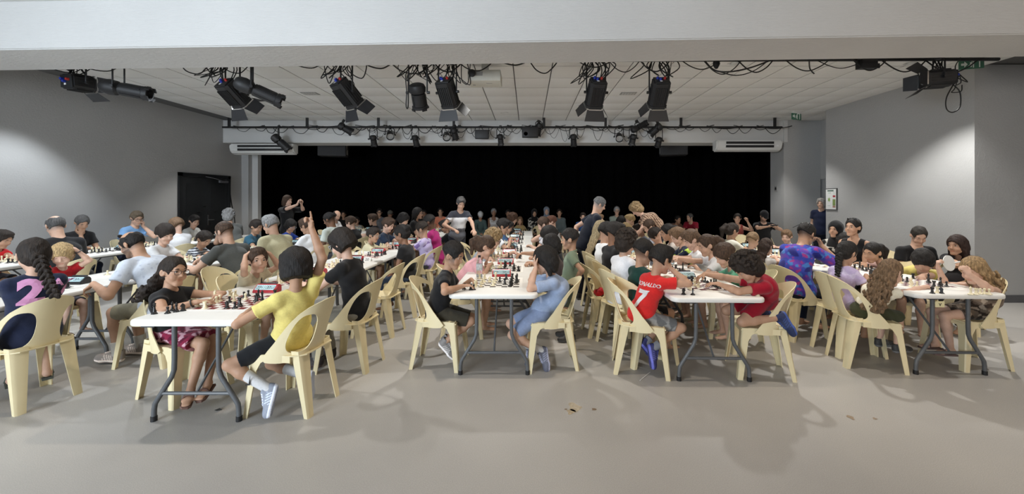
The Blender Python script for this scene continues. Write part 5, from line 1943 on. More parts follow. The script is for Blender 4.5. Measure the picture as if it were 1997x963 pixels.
    # ---- hair, headwear
    if style == 'hijab':
        B = Blob(h)
        B.el(HF.p(0, -.018, .022), HF.R, (.094 * hs, .115 * hs, .112 * hs), k=.02)
        B.el(HF.p(0, -.01, -.06), HF.R, (.078 * hs, .088 * hs, .09 * hs), k=.03)
        B.ec(HF.p(0, -.01, -.10), N - Tn * .07 * k, (.075 * k, .075 * k), (.155 * k, .115 * k), RT, k=.03)
        B.el(HF.p(0, .105, -.022), HF.R, (.056 * hs, .06 * hs, .082 * hs), k=.012 * hs, sub=True)
        part('headscarf', B, hatc or hc, MATS_P['cloth'], None, nz)
    elif style != 'bald':
        B = hair_blob(HF, style, max(h * .95, .0058), hl * k if style in ('long', 'longback', 'longcurly', 'curlyback', 'ponytail', 'braid') else hl, hback)
        ph = px * .7
        def paint_hair(V, cc):
            q = HF.loc(V)
            v = .5 + .5 * np.sin(q[:, 0] * 260 + np.sin(q[:, 2] * 40 + ph) * 2) * np.sin(q[:, 1] * 120 + ph)
            cc *= (.78 + .5 * v)[:, None]
        part('hair', B, hc, MATS_P['hair'], paint_hair, (.0030, 58.0, ph % 6.28))
    if extra and 'cap' in extra:
        B = Blob(h)
        B.el(HF.p(0, -.012, .035), HF.R, (.090 * hs, .110 * hs, .105 * hs), k=.01)
        B.pl(HF.p(0, 0, .030), -(HF.u))
        B.ec(HF.p(0, .06, .038), HF.p(0, .165, .028), (.075 * hs, .009), (.05 * hs, .008), HF.r, k=.01)
        part('cap', B, extra['cap'], MATS_P['cloth'])
    # ---- eyes, brows, spectacles
    if face:
        rot = Matrix((HF.r, HF.f, HF.u)).transposed().to_4x4()
        for q in (-1, 1):
            o = obj('eye', EYE_DOWN if hp > 15 else EYE_OPEN, None, root)
            o.color = (*[float(x) * .92 for x in sk], 1)
            tilt = Matrix.Rotation(math.radians(-14 if hp > 15 else 0), 4, 'X')
            o.matrix_local = Matrix.Translation(HF.p(q * .0315, .0735, .0075) - rootp) @ rot @ tilt @ Matrix.Diagonal((.0130 * hs, .0115 * hs, .0088 * hs, 1))
            o = obj('eyebrow', BROW_ME, MATS_P['brow'], root)
            o.color = (*[float(x) * .8 for x in hc], 1)
            o.matrix_local = Matrix.Translation(HF.p(q * .032, .0865, .0285) - rootp) @ rot @ Matrix.Rotation(-q * .28, 4, 'Z') @ Matrix.Diagonal((.017 * hs * q, .020 * hs, .020 * hs, 1))
    if glasses is not None:
        bm = bmesh.new()
        r_ = .0018 * hs if d < 4 else .0028 * hs
        lens_pts = []
        for q in (-1, 1):
            ring = [HF.p(q * .034 + .024 * math.copysign(abs(math.cos(a)) ** .7, math.cos(a)), .1015 - .25 * abs(.024 * math.cos(a) * (1 if q * math.cos(a) > 0 else 0)), .004 + .019 * math.copysign(abs(math.sin(a)) ** .7, math.sin(a))) - rootp for a in [2 * math.pi * i / 20 for i in range(20)]]
            tube(bm, ring, r_, 6, closed=True)
            lens_pts.append(ring)
            tube(bm, [HF.p(q * .058, .096, .012) - rootp, HF.p(q * .078, .04, .012) - rootp, HF.p(q * .082, -.01, .010) - rootp], r_, 6)
        tube(bm, [HF.p(-.010, .102, .008) - rootp, HF.p(0, .106, .011) - rootp, HF.p(.010, .102, .008) - rootp], r_, 6)
        g = obj('glasses', me_of(bm, 'glasses', True), MATS_P['frame'], root)
        g.color = (*glasses, 1)
        if d < 4.5:
            for ring in lens_pts:
                bm = bmesh.new()
                bm.faces.new([bm.verts.new(p) for p in ring])
                obj('lens', me_of(bm, 'lens'), MATS_P['lens'], g)
    if extra and 'sunglasses' in extra:          # pushed up on the head
        bm = bmesh.new()
        for q in (-1, 1):
            bmesh.ops.create_uvsphere(bm, u_segments=10, v_segments=6, radius=1, matrix=Matrix.Translation(HF.p(q * .032, extra['sunglasses'], .115 - abs(extra['sunglasses']) * .25) - rootp) @ Matrix((HF.r, HF.f, HF.u)).transposed().to_4x4() @ Matrix.Diagonal((.030 * hs, .012 * hs, .020 * hs, 1)))
            tube(bm, [HF.p(q * .062, extra['sunglasses'], .095) - rootp, HF.p(q * .088, extra['sunglasses'] - .07, .03) - rootp], .003, 6)
        g = obj('sunglasses', me_of(bm, 'sunglasses', True), MATS_P['frame'], root)
        g.color = (.008, .008, .009, 1)
    rec = dict(root=root, P=P, F=F, RT=RT, N=N, H=H, HF=HF, ARM=ARM, LEG=LEG, k=k, top=top_o, rootp=rootp, T=T, C=C, M=M, yaw=yaw, who=who)
    PEOPLE.append(rec)
    if chair and pose == 'sit':
        cy = yaw if chair_rz is None else chair_rz
        cf = yawv(cy)
        cp = Vector((P.x, P.y, 0)) + cf * (.05 if chair_d is None else chair_d)
        if chair_xy:
            cp = chair_xy
        add_chair(cp, cy, ('cream plastic chair under the ' if len(who.split()) < 12 else 'cream chair under ') + who, sticker=sticker)
    return rec
# ------------------------------------------------------------------ who sits where
def ns(V, f, p=0.0):
    """cheap smooth pattern noise"""
    return (np.sin(V[:, 0] * f + p + 1.7 * np.sin(V[:, 2] * f * .6 + p)) + np.sin(V[:, 2] * f * 1.1 + 2 * p + 1.3 * np.sin(V[:, 1] * f * .7)) + np.sin(V[:, 1] * f * .9 - p + 1.5 * np.sin(V[:, 0] * f * .5)))
def pat_hawaii(V, cc):
    base = np.array(srgb(58, 70, 165), np.float32)
    cc[:] = base
    n1, n2, n3 = ns(V, 34, .3), ns(V, 52, 1.9), ns(V, 80, 4.2)
    cc[n1 > .8] = srgb(96, 62, 160)
    cc[n2 > 1.0] = srgb(70, 120, 190)
    cc[(n3 > 1.3) & (n1 > -.6)] = srgb(150, 60, 130)
    cc[n1 < -1.5] = srgb(42, 44, 120)
def pat_floral(a, b, c, f=60):
    def fn(V, cc):
        n1, n2 = ns(V, f, .7), ns(V, f * 1.5, 2.2)
        cc[:] = a
        cc[n1 > .5] = b
        cc[n2 > .9] = c
    return fn
def pat_stripe(a, b, f, axis=2):
    def fn(V, cc):
        m = np.sin(V[:, axis] * f) > 0
        cc[:] = a
        cc[m] = b
    return fn
def pat_vstripe(a, b, f):
    def fn(V, cc):
        m = np.sin((V[:, 0] * .80 + V[:, 1] * .35 + V[:, 2] * .55) * f) > 0
        cc[:] = a
        cc[m] = b
    return fn
def pat_block(lo, hi, z, mid=None, z2=None):
    def fn(V, cc):
        cc[:] = lo
        if mid is not None:
            cc[V[:, 2] > z2] = mid
        cc[V[:, 2] > z] = hi
    return fn
def pat_dots(a, b):
    def fn(V, cc):
        cc[:] = a
        m = (np.sin(V[:, 0] * 85 + np.sin(V[:, 2] * 30)) * np.sin(V[:, 2] * 85) * np.sin(V[:, 1] * 60 + .6) > .62)
        cc[m] = b
    return fn
BK, WH, NV = (.012, .012, .013), srgb(225, 226, 228), srgb(30, 38, 58)
def at(xw, px):
    """distance at which the hall's x = xw is seen at pixel px"""
    return FPX * xw / (px - VX)
def tb(x, y, z=.785):
    return ('reach', x, y, z)
JEANS = srgb(60, 76, 104)
# ---- row by the left wall
person('child in red seen only by a sleeve at the left edge', 5.55, 4, 466, 80, tc=srgb(190, 36, 40), skin='tan', R=tb(-7.05, 5.3), L=tb(-6.95, 5.45))
person('man in black resting his chin on his fist by the left wall', 6.67, 160, 434, 100, kid=False, ha=112, hp=34, tc=BK, skin='tan', style='fade', hair='greydark', R=('chin',), L=('table', .34, -.02), lean=.24, bot='trousers', bc=NV)
person('man in pale blue T-shirt and glasses holding his cheek', 7.5, 267, 425, 95, kid=False, ha=112, hp=24, tc=srgb(122, 162, 205), skin='light', style='side', hair=(.10, .075, .05), glasses=(.05, .03, .03), L=('cheek',), R=('table', .30, .02), lean=.22, bot='trousers', bc=NV)
person('boy in loose white shirt playing in front of the black door', 8.7, 379, 431, 95, ha=112, tc=srgb(205, 208, 205), skin='light', hair='black', style='short', lean=.2)
person('broad man in black with glasses, turned to the left wall', 5.2, 108, 440, -75, kid=False, ha=-68, hp=16, tc=BK, skin='light', style='ring', hair='greydark', glasses=(.4, .4, .42), lean=.30, fat=1.18, bot='trousers', bc=BK, sh=.02)
person('boy in white shirt with light brown hair turned from us', 7.0, 344, 439, -62, ha=-80, tc=srgb(214, 214, 216), skin='fair', hair='light', style='short', lean=.16, top='long')
person('grey-haired man in grey T-shirt by the black door', 8.1, 446, 421, -70, kid=False, ha=-25, hp=20, tc=srgb(98, 100, 98), skin='light', hair=(.25, .25, .25), style='curly', lean=.25, fat=1.05)
# ---- row behind the braided girl
braid = person('girl with long dark braid in navy shirt with pink number', 3.08, 66, 497, -52, k=.84, ha=-62, hp=14, tc=srgb(34, 40, 62), skin='light', hair='dark', style='braid', hl=.50, hback=(.62, -.28, -.62), lean=.0, sh=-.02, fem=True, bot='shorts', bc=BK, bl=.95, legs='sit', chair_rz=-78, chair_d=.02, R=('table', .30, .0), L=('table', .32, .0), extra={'sandal': (.07, .078, .066)}, fat=1.1, pelvis=(-3.84, 3.12, .52), sl=.8)
person('blond boy in red shirt with both hands on his head', 4.29, 121, 497, 100, ha=140, hp=24, tc=srgb(165, 28, 34), skin='fair', hair='blond', style='mop', lean=.08, R=('head',), L=('head',), bulge=.02)
person('boy in white T-shirt with dark bowl haircut', 5.5, 322, 456, 92, ha=104, hp=24, tc=srgb(222, 224, 226), skin='fair', hair='dark', style='bowl', lean=.16)
person('child in striped shirt bending low over the board', 6.1, 398, 466, 88, ha=100, hp=40, tc=WH, pat={'top': pat_stripe(srgb(200, 205, 210), srgb(50, 54, 66), 190)}, skin='tan', hair='dark', style='short', lean=.28)
person('boy in teal shirt facing the grey-haired man in beige', 7.3, 500, 442, 92, ha=100, hp=24, tc=srgb(52, 92, 112), skin='tan', hair='dark', style='short', lean=.18, top='polo')
person('boy in bright blue shirt and glasses under the standing woman', 8.2, 567, 440, 92, ha=112, hp=26, tc=srgb(28, 62, 150), skin='tan', hair='black', style='mop', glasses=(.3, .3, .35), lean=.18)
person('bearded balding man in white T-shirt far down the room', 10.0, 657, 420, 100, kid=False, ha=118, hp=30, tc=WH, skin='light', hair='black', style='ring', extra={'beard': (.02, .017, .015)}, lean=.25)
man_w = person('balding man in white patterned shirt with sunglasses on head', 3.95, 257, 476, -84, kid=False, k=1.0, ha=-96, hp=30, hr=4, tc=srgb(204, 212, 224), pat={'top': pat_dots(srgb(204, 212, 224), srgb(182, 190, 206))}, skin='tan', style='ring', hair='black', extra={'beard': (.02, .016, .014), 'sunglasses': .03}, lean=.34, top='shirt', bot='shorts', bc=srgb(124, 118, 98), bl=.9, shoes=srgb(150, 140, 132), sock=(srgb(190, 186, 178), .12), L=tb(-4.0, 3.72), R=tb(-4.15, 4.15), fat=1.12, chair_d=.02)
person('man in dark grey T-shirt with receding dark hair', 4.95, 437, 452, -72, kid=False, ha=-84, hp=20, tc=srgb(84, 86, 84), skin='light', style='crop', hair='brown', lean=.36, L=tb(-4.1, 4.75), R=tb(-4.3, 5.1), fat=1.06, bot='shorts', bc=BK)
person('grey-haired man in beige T-shirt leaning on the table', 5.75, 527, 437, -68, kid=False, ha=-80, hp=18, tc=srgb(186, 180, 148), skin='light', style='short', hair=(.22, .22, .22), lean=.34, fat=1.14, bot='shorts', bc=srgb(90, 90, 84))
person('boy in white T-shirt with brown hair behind the raised hand', 6.8, 597, 440, -72, ha=-84, hp=26, tc=srgb(225, 225, 226), skin='tan', hair='brown', style='short', lean=.22)
person('brown-skinned man in white shirt with shaven head', 7.5, 642, 428, -68, kid=False, ha=-88, hp=26, tc=srgb(206, 214, 206), skin='brown', style='crop', hair='black', lean=.36, top='shirt', fat=1.08)
person('short-haired boy in black T-shirt far down the left rows', 8.3, 684, 434, -70, ha=-84, hp=20, tc=BK, skin='fair', hair='brown', style='short', lean=.18)
person('boy in dark blue seen in profile against the curtain', 9.2, 727, 428, -80, ha=-88, hp=12, tc=NV, skin='fair', hair='brown', style='short', lean=.12)
# ---- row of the boy in yellow
girl = person('girl with long curly dark hair and glasses, smiling', 3.2, 338, 529, 88, ha=104, hp=4, hr=-4, tc=BK, skin='tan', hair='dark', style='curlyback', hsz=.93, hl=.34, hback=(-.7, .05, -.8), fem=True, glasses=(.05, .03, .025), pelvis=(-2.84, 3.24, .51), bulge=.02, k=.80, bot='skirt', bc=srgb(150, 50, 80), pat={'bot': pat_floral(srgb(128, 34, 62), srgb(205, 160, 172), srgb(92, 20, 46), 75)}, bl=.85, legs={'R': ((-2.52, 3.02, .14), Vector((1, .1, .6)), Vector((.4, -.7, -.2)), 0), 'L': ((-2.46, 3.10, .15), Vector((1, .3, .6)), Vector((.2, -.8, -.2)), 0)}, R=('w', (-2.50, 3.05, .785), {'fd': Vector((.75, .6, 0)), 'hint': Vector((.15, -1, -.5)), 'curl': .5}), L=('w', (-2.50, 3.32, .79), {'fd': Vector((.1, -.95, 0)), 'hint': Vector((.5, .8, -.3)), 'curl': .6}), shoes=None, extra={'sandal': (.16, .09, .07)}, sl=.35, chair_xy=(-2.79, 3.27), chair_rz=105)
person('boy in cream T-shirt gripping his head with both hands', 3.9, 503, 507, 95, ha=132, hp=2, tc=srgb(196, 186, 160), skin='light', hair='brown', style='short', lean=.14, R=('head',), L=('head',), bulge=.02)
person('boy in pale polo and thin glasses beside empty chairs', 6.6, 728, 458, 90, ha=102, hp=14, tc=srgb(198, 190, 158), skin='tan', hair='dark', style='short', glasses=(.35, .3, .25), lean=.16, top='polo', feet=False)
person('fair boy in navy T-shirt moving a piece', 7.3, 757, 438, 90, ha=96, hp=26, tc=srgb(32, 44, 62), skin='fair', hair='brown', style='short', lean=.18, L=tb(-2.2, 7.3, .84), feet=False)
person('small child with black hair behind the boy in navy', 8.3, 787, 428, 92, ha=104, hp=24, tc=srgb(150, 154, 160), skin='light', hair='black', style='mop', lean=.16)
person('woman in black with black bob and glasses, far left rows', 9.0, 815, 416, 95, kid=False, fem=True, ha=98, hp=4, tc=BK, skin='light', hair='black', style='long', hl=.16, glasses=(.02, .02, .02), lean=.14)
yb = person('boy in yellow T-shirt raising one finger, back turned', 2.95, 577, 521, -52, k=.80, ha=-35, hp=4, fat=1.0, tc=srgb(234, 217, 132), skin='tan', hair='black', style='mop', lean=.02, sh=.0, hsz=1.1, arm=1.2, chair_xy=(-1.76, 3.08), pelvis=(-1.80, 3.08, .51), bot='shorts', bc=(.016, .017, .020), bl=.82, shoes=srgb(150, 156, 170), sock=((.72, .72, .73), .30),
            legs={'L': ((-1.85, 2.88, .20), Vector((-1, -.35, .3)), Vector((-.06, -.35, -.95)), 0), 'R': ((-1.70, 3.10, .20), Vector((-1, .2, .3)), Vector((.1, -.3, -.95)), 0)},
            R=('w', tuple(W(607, 443, 2.98)), {'lift': .035, 'hint': Vector((1, -.2, .1)), 'fd': Vector((-.2, .0, 1)), 'nrm': Vector((-.5, -.85, 0)), 'point': True}), L=('w', (-1.99, 2.98, .785), {'hint': Vector((-.35, -1, -.5)), 'fd': Vector((-.3, .9, 0))}), chair_rz=-82, chair_d=.0, h=.0054)
bt = person('boy in black T-shirt and white glasses, second on right', 3.78, 667, 474, -84, ha=-76, hp=26, tc=BK, skin='fair', hair=(.016, .012, .010), style='mop', glasses=(.5, .5, .52), lean=.08, bot='trousers', bc=srgb(132, 128, 118), shoes=(.02, .014, .014), sock=(srgb(120, 118, 112), .1), R=tb(-2.05, 3.95), L=tb(-2.1, 3.72), pelvis=(-1.60, 3.80, .51), bulge=.02)
person('girl in black ruffled top with black hair tied back', 5.55, 783, 456, -82, fem=True, ha=-84, hp=26, tc=(.014, .014, .015), skin='brown', hair='black', style='bun', lean=.10, bot='trousers', bc=JEANS, L=('lap',), R=('lap',), sl=.5, bulge=.02)
person('child in lilac printed T-shirt beside the boy in magenta', 6.55, 823, 447, -80, ha=-84, hp=26, tc=srgb(180, 168, 205), pat={'top': pat_floral(srgb(184, 172, 208), srgb(184, 172, 208), srgb(120, 100, 150), 34)}, skin='tan', hair='dark', style='fade', lean=.10)
person('dark-skinned boy in magenta polo shirt', 7.0, 837, 433, -82, ha=-88, hp=26, tc=srgb(165, 42, 110), skin='dark', hair='black', style='crop', lean=.16, top='polo')
person('child in black with dark hair behind the magenta polo', 8.0, 868, 441, -82, ha=-92, hp=30, tc=BK, skin='brown', hair='black', style='short', lean=.18)
# ---- middle row
person('boy in black T-shirt with shaved sides at the near end', 3.76, 884, 497, 88, ha=106, hp=24, tc=BK, skin='tan', hair='black', style='fade', lean=.14, sh=.02, pelvis=(-.86, 3.84, .51), chair_xy=(-.85, 3.88), bot='shorts', bc=srgb(62, 58, 48), bl=.92, shoes=srgb(140, 136, 134), sock=None, legs='tuck', R=('w', (-.58, 3.62, .785), {'fd': Vector((.9, .45, 0)), 'hint': Vector((-.2, -1, -.25))}), L=tb(-.55, 3.92), chair_rz=93, chair_d=.03)
person('girl in pink T-shirt with glasses resting chin on hand', 4.75, 948, 481, 80, fem=True, ha=88, hp=32, tc=srgb(214, 160, 166), skin='light', hair='brown', style='ponytail', hl=.22, hback=(-.5, -.2, -.9), glasses=(.4, .2, .12), lean=.34, R=('w', (-.45, 4.62, .79), {}), L=('chin',), bot='shorts', bc=srgb(200, 190, 190), sl=.6)
person('blond curly boy with dark glasses leaning on the board', 5.6, 962, 466, 85, ha=94, hp=26, tc=srgb(150, 158, 166), skin='fair', hair=(.26, .18, .09), style='curly', glasses=(.02, .02, .02), lean=.36, L=tb(-.20, 5.75, .82), R=tb(-.50, 5.4))
person('black-haired boy in white reaching across the middle row', 6.9, 981, 441, 88, ha=94, hp=28, tc=WH, skin='tan', hair='black', style='short', lean=.26, R=tb(-.28, 6.8, .92))
person('boy in blue T-shirt behind the black-haired reaching boy', 8.2, 990, 443, 88, ha=96, hp=26, tc=srgb(60, 88, 125), skin='tan', hair='black', style='short', lean=.3)
person('child with reddish brown curls at the far middle row', 9.6, 1000, 427, 90, ha=98, hp=20, tc=BK, skin='light', hair=(.07, .035, .02), style='curly', lean=.22)
lb = person('child in pale blue set shading forehead with both hands', 3.76, 1062, 507, -86, k=.80, ha=-84, hp=18, tc=srgb(150, 166, 194), skin='light', hair='black', style='long', hl=.10, lean=.06, pelvis=(.14, 3.83, .51), fat=.92, chair_xy=(.23, 3.85), bot='shorts', bc=srgb(134, 148, 178), bl=.86, shoes=srgb(96, 98, 112), sock=((.6, .6, .6), .12), legs={'L': ((.13, 3.72, .16), Vector((-1, -.2, .3)), Vector((.1, -.35, -.93)), 0), 'R': ((.03, 3.86, .13), Vector((-1, -.2, .3)), Vector((-.3, -.3, -.7)), 0)}, R=('fore',), L=('fore',), sl=.75, chair_rz=-92, chair_d=.02)
person('girl with long loose black hair beside the pale blue child', 5.0, 1075, 476, -84, fem=True, ha=-88, hp=28, tc=srgb(70, 60, 60), skin='tan', hair='black', style='long', hl=.14, lean=.10)
person('black-haired child stretching an arm to the clock', 5.6, 1071, 459, -84, ha=-90, hp=34, tc=srgb(40, 42, 48), skin='tan', hair='black', style='mop', lean=.16, L=tb(-.12, 5.35, .85))
person('fair boy with shaved sides far along the middle row', 6.9, 1060, 438, -86, ha=-88, hp=26, tc=srgb(200, 200, 205), skin='fair', hair='brown', style='fade', lean=.14, R=('cheek',))
person('auburn-haired child at the far end of the middle row', 8.8, 1076, 432, -86, ha=-92, hp=20, tc=srgb(190, 192, 196), skin='fair', hair=(.12, .05, .03), style='short', lean=.12)
person('boy in sage green polo standing, looking left, hand on hip', 4.5, 1111, 466, -78, ha=-82, hp=10, pose='stand', lean=.0, k=None, kid=True, tc=srgb(120, 136, 116), skin='tan', hair='black', style='fade', top='polo', R=('hang',), L=('hip',), bot='shorts', bc=srgb(70, 78, 68), shoes=(.02, .02, .02), feet=True, face=True, chair=False, pelvis=None)
# ---- row of the boy in red
rb = person('boy in bright red football shirt with white lettering', 3.6, 1290, 505, 70, ha=68, hp=20, tc=srgb(205, 44, 42), skin='tan', hair='black', style='short', glasses=(.03, .03, .03), lean=.12, pelvis=(1.04, 3.70, .51), chair_xy=(1.03, 3.74), bot='shorts', bc=srgb(128, 128, 126), pat={'bot': pat_floral(srgb(130, 130, 128), srgb(150, 150, 147), srgb(105, 106, 106), 36)}, bl=.82, shoes=srgb(56, 58, 108), sock=((.25, .25, .27), .08), legs={'R': ((1.12, 3.58, .24), Vector((1, .0, .2)), Vector((.12, -.15, -.95)), 0), 'L': 'tuck'}, R=('w', (1.25, 3.55, .96), {'hint': Vector((.6, -.6, -1.2)), 'fd': Vector((-.3, .3, .8)), 'nrm': Vector((-.7, .3, 0)), 'curl': 1.2}), L=tb(1.35, 3.85), chair_rz=100, h=.0058)
person('boy in dark green T-shirt with freshly faded black hair', 3.95, 1255, 491, 70, ha=76, hp=18, tc=srgb(22, 56, 50), skin='tan', hair='black', style='fade', lean=.06, bot='shorts', bc=BK)
person('child with wavy dark hair in loose white T-shirt', 4.42, 1222, 472, 66, ha=60, hp=22, tc=srgb(220, 222, 228), skin='light', hair='dark', style='curly', lean=.10, fat=1.1, sl=.7)
person('boy in black jacket with a yellow collar', 4.95, 1199, 454, 72, ha=72, hp=22, tc=(.016, .016, .018), skin='brown', hair='black', style='short', lean=.06, top='long')
person('child in white behind the boy in black jacket', 5.4, 1183, 452, 74, ha=70, hp=22, tc=WH, skin='light', hair='black', style='short', lean=.06)
person('girl with long straight blond hair, back turned', 5.9, 1172, 447, 70, fem=True, ha=62, hp=20, tc=srgb(30, 30, 34), skin='fair', hair=(.27, .21, .12), style='longback', hl=.42, lean=.06)
person('child in pink with dark hair beside the standing man', 6.6, 1162, 443, 78, fem=True, ha=72, hp=20, tc=srgb(210, 90, 130), skin='light', hair='dark', style='tight', lean=.08)
person('fair child looking over near the standing man in navy', 7.5, 1166, 431, 84, ha=120, hp=10, tc=srgb(190, 160, 150), skin='fair', hair='light', style='short', lean=.08)
kr = person('curly-haired boy in dark red kneeling on a chair', 3.52, 1456, 522, -80, k=.80, ha=-88, hp=46, hr=6, tc=srgb(150, 20, 40), skin='tan', hair='dark', style='curly', pelvis=(2.13, 3.66, .69), chair_xy=(2.11, 3.67), bot='shorts', bc=srgb(140, 20, 38), bl=.8, legs={'L': ((2.17, 3.47, .545), Vector((-1, -.05, -.25)), Vector((.40, -.22, -.9))), 'R': ((2.16, 3.72, .545), Vector((-1, .05, -.25)), Vector((.5, .1, -.9)))}, shoes=srgb(30, 44, 84), sock=None, R=('w', (1.62, 3.78, .87), {'hint': Vector((0, .8, -.2)), 'fd': Vector((-.9, .05, -.45))}), L=('w', (1.72, 3.64, .80), {'hint': Vector((.2, -1, -.2)), 'fd': Vector((-.9, .25, 0))}), seat=.44, chair_rz=-77, bulge=.05)
person('boy in mint green T-shirt behind the dark red boy', 4.3, 1413, 498, -84, ha=-92, hp=30, tc=srgb(92, 160, 130), skin='light', hair='brown', style='bowl', lean=.28, bot='shorts', bc=NV)
person('girl in white T-shirt with brown ponytail reaching out', 4.75, 1378, 478, -84, fem=True, ha=-90, hp=22, tc=WH, skin='light', hair='brown', style='ponytail', hl=.2, lean=.24, R=tb(1.50, 4.75, .90), bot='shorts', bc=NV)
person('light-haired boy in white T-shirt looking down', 5.2, 1348, 467, -84, ha=-92, hp=32, tc=WH, skin='fair', hair=(.10, .06, .035), style='short', lean=.24, L=tb(1.45, 5.1, .84))
person('fair boy in navy and neon yellow shirt', 5.65, 1322, 461, -84, ha=-92, hp=30, tc=NV, pat={'top': pat_floral(NV, NV, srgb(190, 220, 90), 24)}, skin='fair', hair='light', style='short', lean=.22)
person('girl with black ponytail seen in profile, fifth from front', 6.1, 1302, 453, -84, fem=True, ha=-88, hp=18, tc=srgb(200, 190, 180), skin='tan', hair='black', style='ponytail', hl=.2, lean=.22)
person('dark-haired child with head down and arm outstretched', 6.6, 1278, 459, -84, ha=-60, hp=40, tc=srgb(196, 170, 140), skin='light', hair='dark', style='bowl', lean=.26, R=tb(1.5, 6.6, .85))
person('boy with cropped brown hair looking down, far right row', 7.2, 1266, 442, -84, ha=-94, hp=30, tc=srgb(160, 165, 175), skin='light', hair='brown', style='fade', lean=.22)
person('small dark-haired boy in grey-blue shirt, far right row', 7.8, 1247, 448, -84, ha=-96, hp=30, tc=srgb(150, 158, 172), skin='light', hair='dark', style='short', lean=.26)
person('blond child peeping from behind the bending woman', 9.2, 1229, 429, -86, ha=-100, hp=20, tc=srgb(200, 190, 170), skin='fair', hair='blond', style='short', lean=.16)
person('blond child with head bowed among the dark heads', 8.5, 1221, 446, -86, ha=-96, hp=40, tc=srgb(210, 210, 205), skin='fair', hair='blond', style='mop', lean=.24)
person('dark-haired child near the far end of the red row', 10.0, 1212, 431, 86, ha=110, hp=24, tc=srgb(40, 40, 46), skin='tan', hair='black', style='mop', lean=.14)
# ---- row by the right wall
cg = person('girl with long wavy light hair reaching for a piece', 3.70, 1737, 531, 80, k=.72, fem=True, ha=78, hp=22, tc=srgb(226, 220, 200), skin='fair', hair=(.16, .10, .055), style='curlyback', hl=.50, hback=(-.42, -.10, -1), pelvis=(3.22, 3.85, .505), chair_xy=(3.20, 3.86), bot='shorts', bc=srgb(62, 66, 44), bl=1.0, R=('w', tuple(W(1818, 556, 3.70)), {'hint': Vector((.3, -1, -.6)), 'fd': Vector((.9, .2, -.4)), 'curl': .9}), L=tb(3.48, 4.0), chair_rz=101, bulge=.015, fat=.84, sticker=True, hem=.06, sl=.45, shoes=(.05, .05, .05))
lg = person('girl in lilac T-shirt with a long dark braid', 4.2, 1652, 493, 66, fem=True, ha=76, hp=24, tc=srgb(188, 172, 208), pat={'top': pat_floral(srgb(190, 174, 210), srgb(190, 174, 210), srgb(204, 192, 220), 40)}, skin='tan', hair='black', style='braid', hl=.36, hback=(-.35, -.3, -1), lean=.12, R=tb(3.48, 4.15), L=tb(3.5, 4.4), bot='shorts', bc=srgb(160, 150, 175), chair_rz=84, sticker=True, fat=.92)
hw = person('man in purple and blue floral shirt holding his jaw', 4.8, 1573, 456, 58, kid=False, k=1.02, ha=68, hp=20, tc=(.1, .1, .4), pat={'top': pat_hawaii}, skin='tan', hair='black', style='fade', lean=.27, chair_d=-.03, top='shirt', sl=.8, fat=1.2, R=('w', (3.42, 4.70, 1.03), {'hint': Vector((.6, -.3, -.75)), 'fd': Vector((-.2, .3, .9)), 'nrm': Vector((-.8, .2, 0)), 'curl': 1.4}), L=tb(3.5, 5.05), bot='trousers', bc=NV, extra={'sunglasses': -.06}, chair_rz=72, sticker=True)
person('girl with long straight dark brown hair, back to us', 5.5, 1494, 481, 66, fem=True, ha=62, hp=20, tc=srgb(220, 216, 210), skin='light', hair=(.035, .02, .014), style='longback', hl=.40, lean=.16)
person('boy in black T-shirt with cropped sandy hair', 6.0, 1468, 468, 66, ha=60, hp=20, tc=BK, skin='fair', hair=(.20, .13, .07), style='fade', lean=.12)
person('girl in white T-shirt with a high dark ponytail', 6.5, 1428, 450, 70, fem=True, ha=84, hp=24, tc=srgb(216, 214, 200), skin='tan', hair='dark', style='ponytail', hl=.28, hback=(-.55, -.2, -.9), lean=.10)
person('boy in yellow T-shirt with black hair bent over the table', 4.34, 1800, 509, -140, ha=-128, hp=40, tc=srgb(206, 190, 110), skin='light', hair='black', style='mop', lean=.26, bulge=.10, L=tb(4.02, 4.12), R=tb(3.70, 4.42), k=.76, pelvis=(4.34, 4.60, .51))
person('girl with dark ponytail leaning on folded arms', 4.95, 1702, 492, -80, fem=True, ha=-100, hp=18, tc=srgb(206, 170, 160), skin='tan', hair='black', style='ponytail', hl=.26, hback=(.5, .1, -.9), lean=.26, bulge=.08, k=.76)
bg = person('blond girl rubbing her eye at the right table end', 3.80, 1899, 526, -80, fem=True, k=.78, ha=-96, hp=26, tc=srgb(120, 104, 88), pat={'top': pat_floral(srgb(120, 104, 90), srgb(66, 54, 46), srgb(170, 154, 136), 60), 'bot': pat_floral(srgb(112, 98, 84), srgb(60, 50, 42), srgb(168, 152, 134), 60)}, skin='fair', hair=(.30, .20, .10), style='longcurly', hl=.24, hback=(.5, -.05, -.8), pelvis=(4.30, 3.86, .51), chair_xy=(4.20, 3.86), top='tank', bot='skirt', bl=.6, legs='sit', L=('w', tuple(W(1890, 534, 3.62)), {'hint': Vector((.3, -1, -.9)), 'fd': Vector((-.3, .3, .7)), 'nrm': Vector((0, 1, 0)), 'curl': 1.5}), R=('w', tuple(W(1830, 522, 3.95)), {'hint': Vector((-.2, .4, -1)), 'fd': Vector((-.25, -.1, 1)), 'nrm': Vector((.6, -.6, .2)), 'curl': 1.5}), chair_rz=-86, bulge=.08, extra={'sandal': (.14, .09, .08)})
person('dark-haired child half hidden behind the lilac girl', 5.6, 1648, 472, -84, ha=-110, hp=30, tc=srgb(40, 60, 120), skin='light', hair='black', style='mop', lean=.18)
person('sandy-haired child peeping over the floral shirt', 6.9, 1534, 461, -84, ha=-130, hp=16, tc=srgb(150, 160, 180), skin='fair', hair='light', style='short', lean=.14)
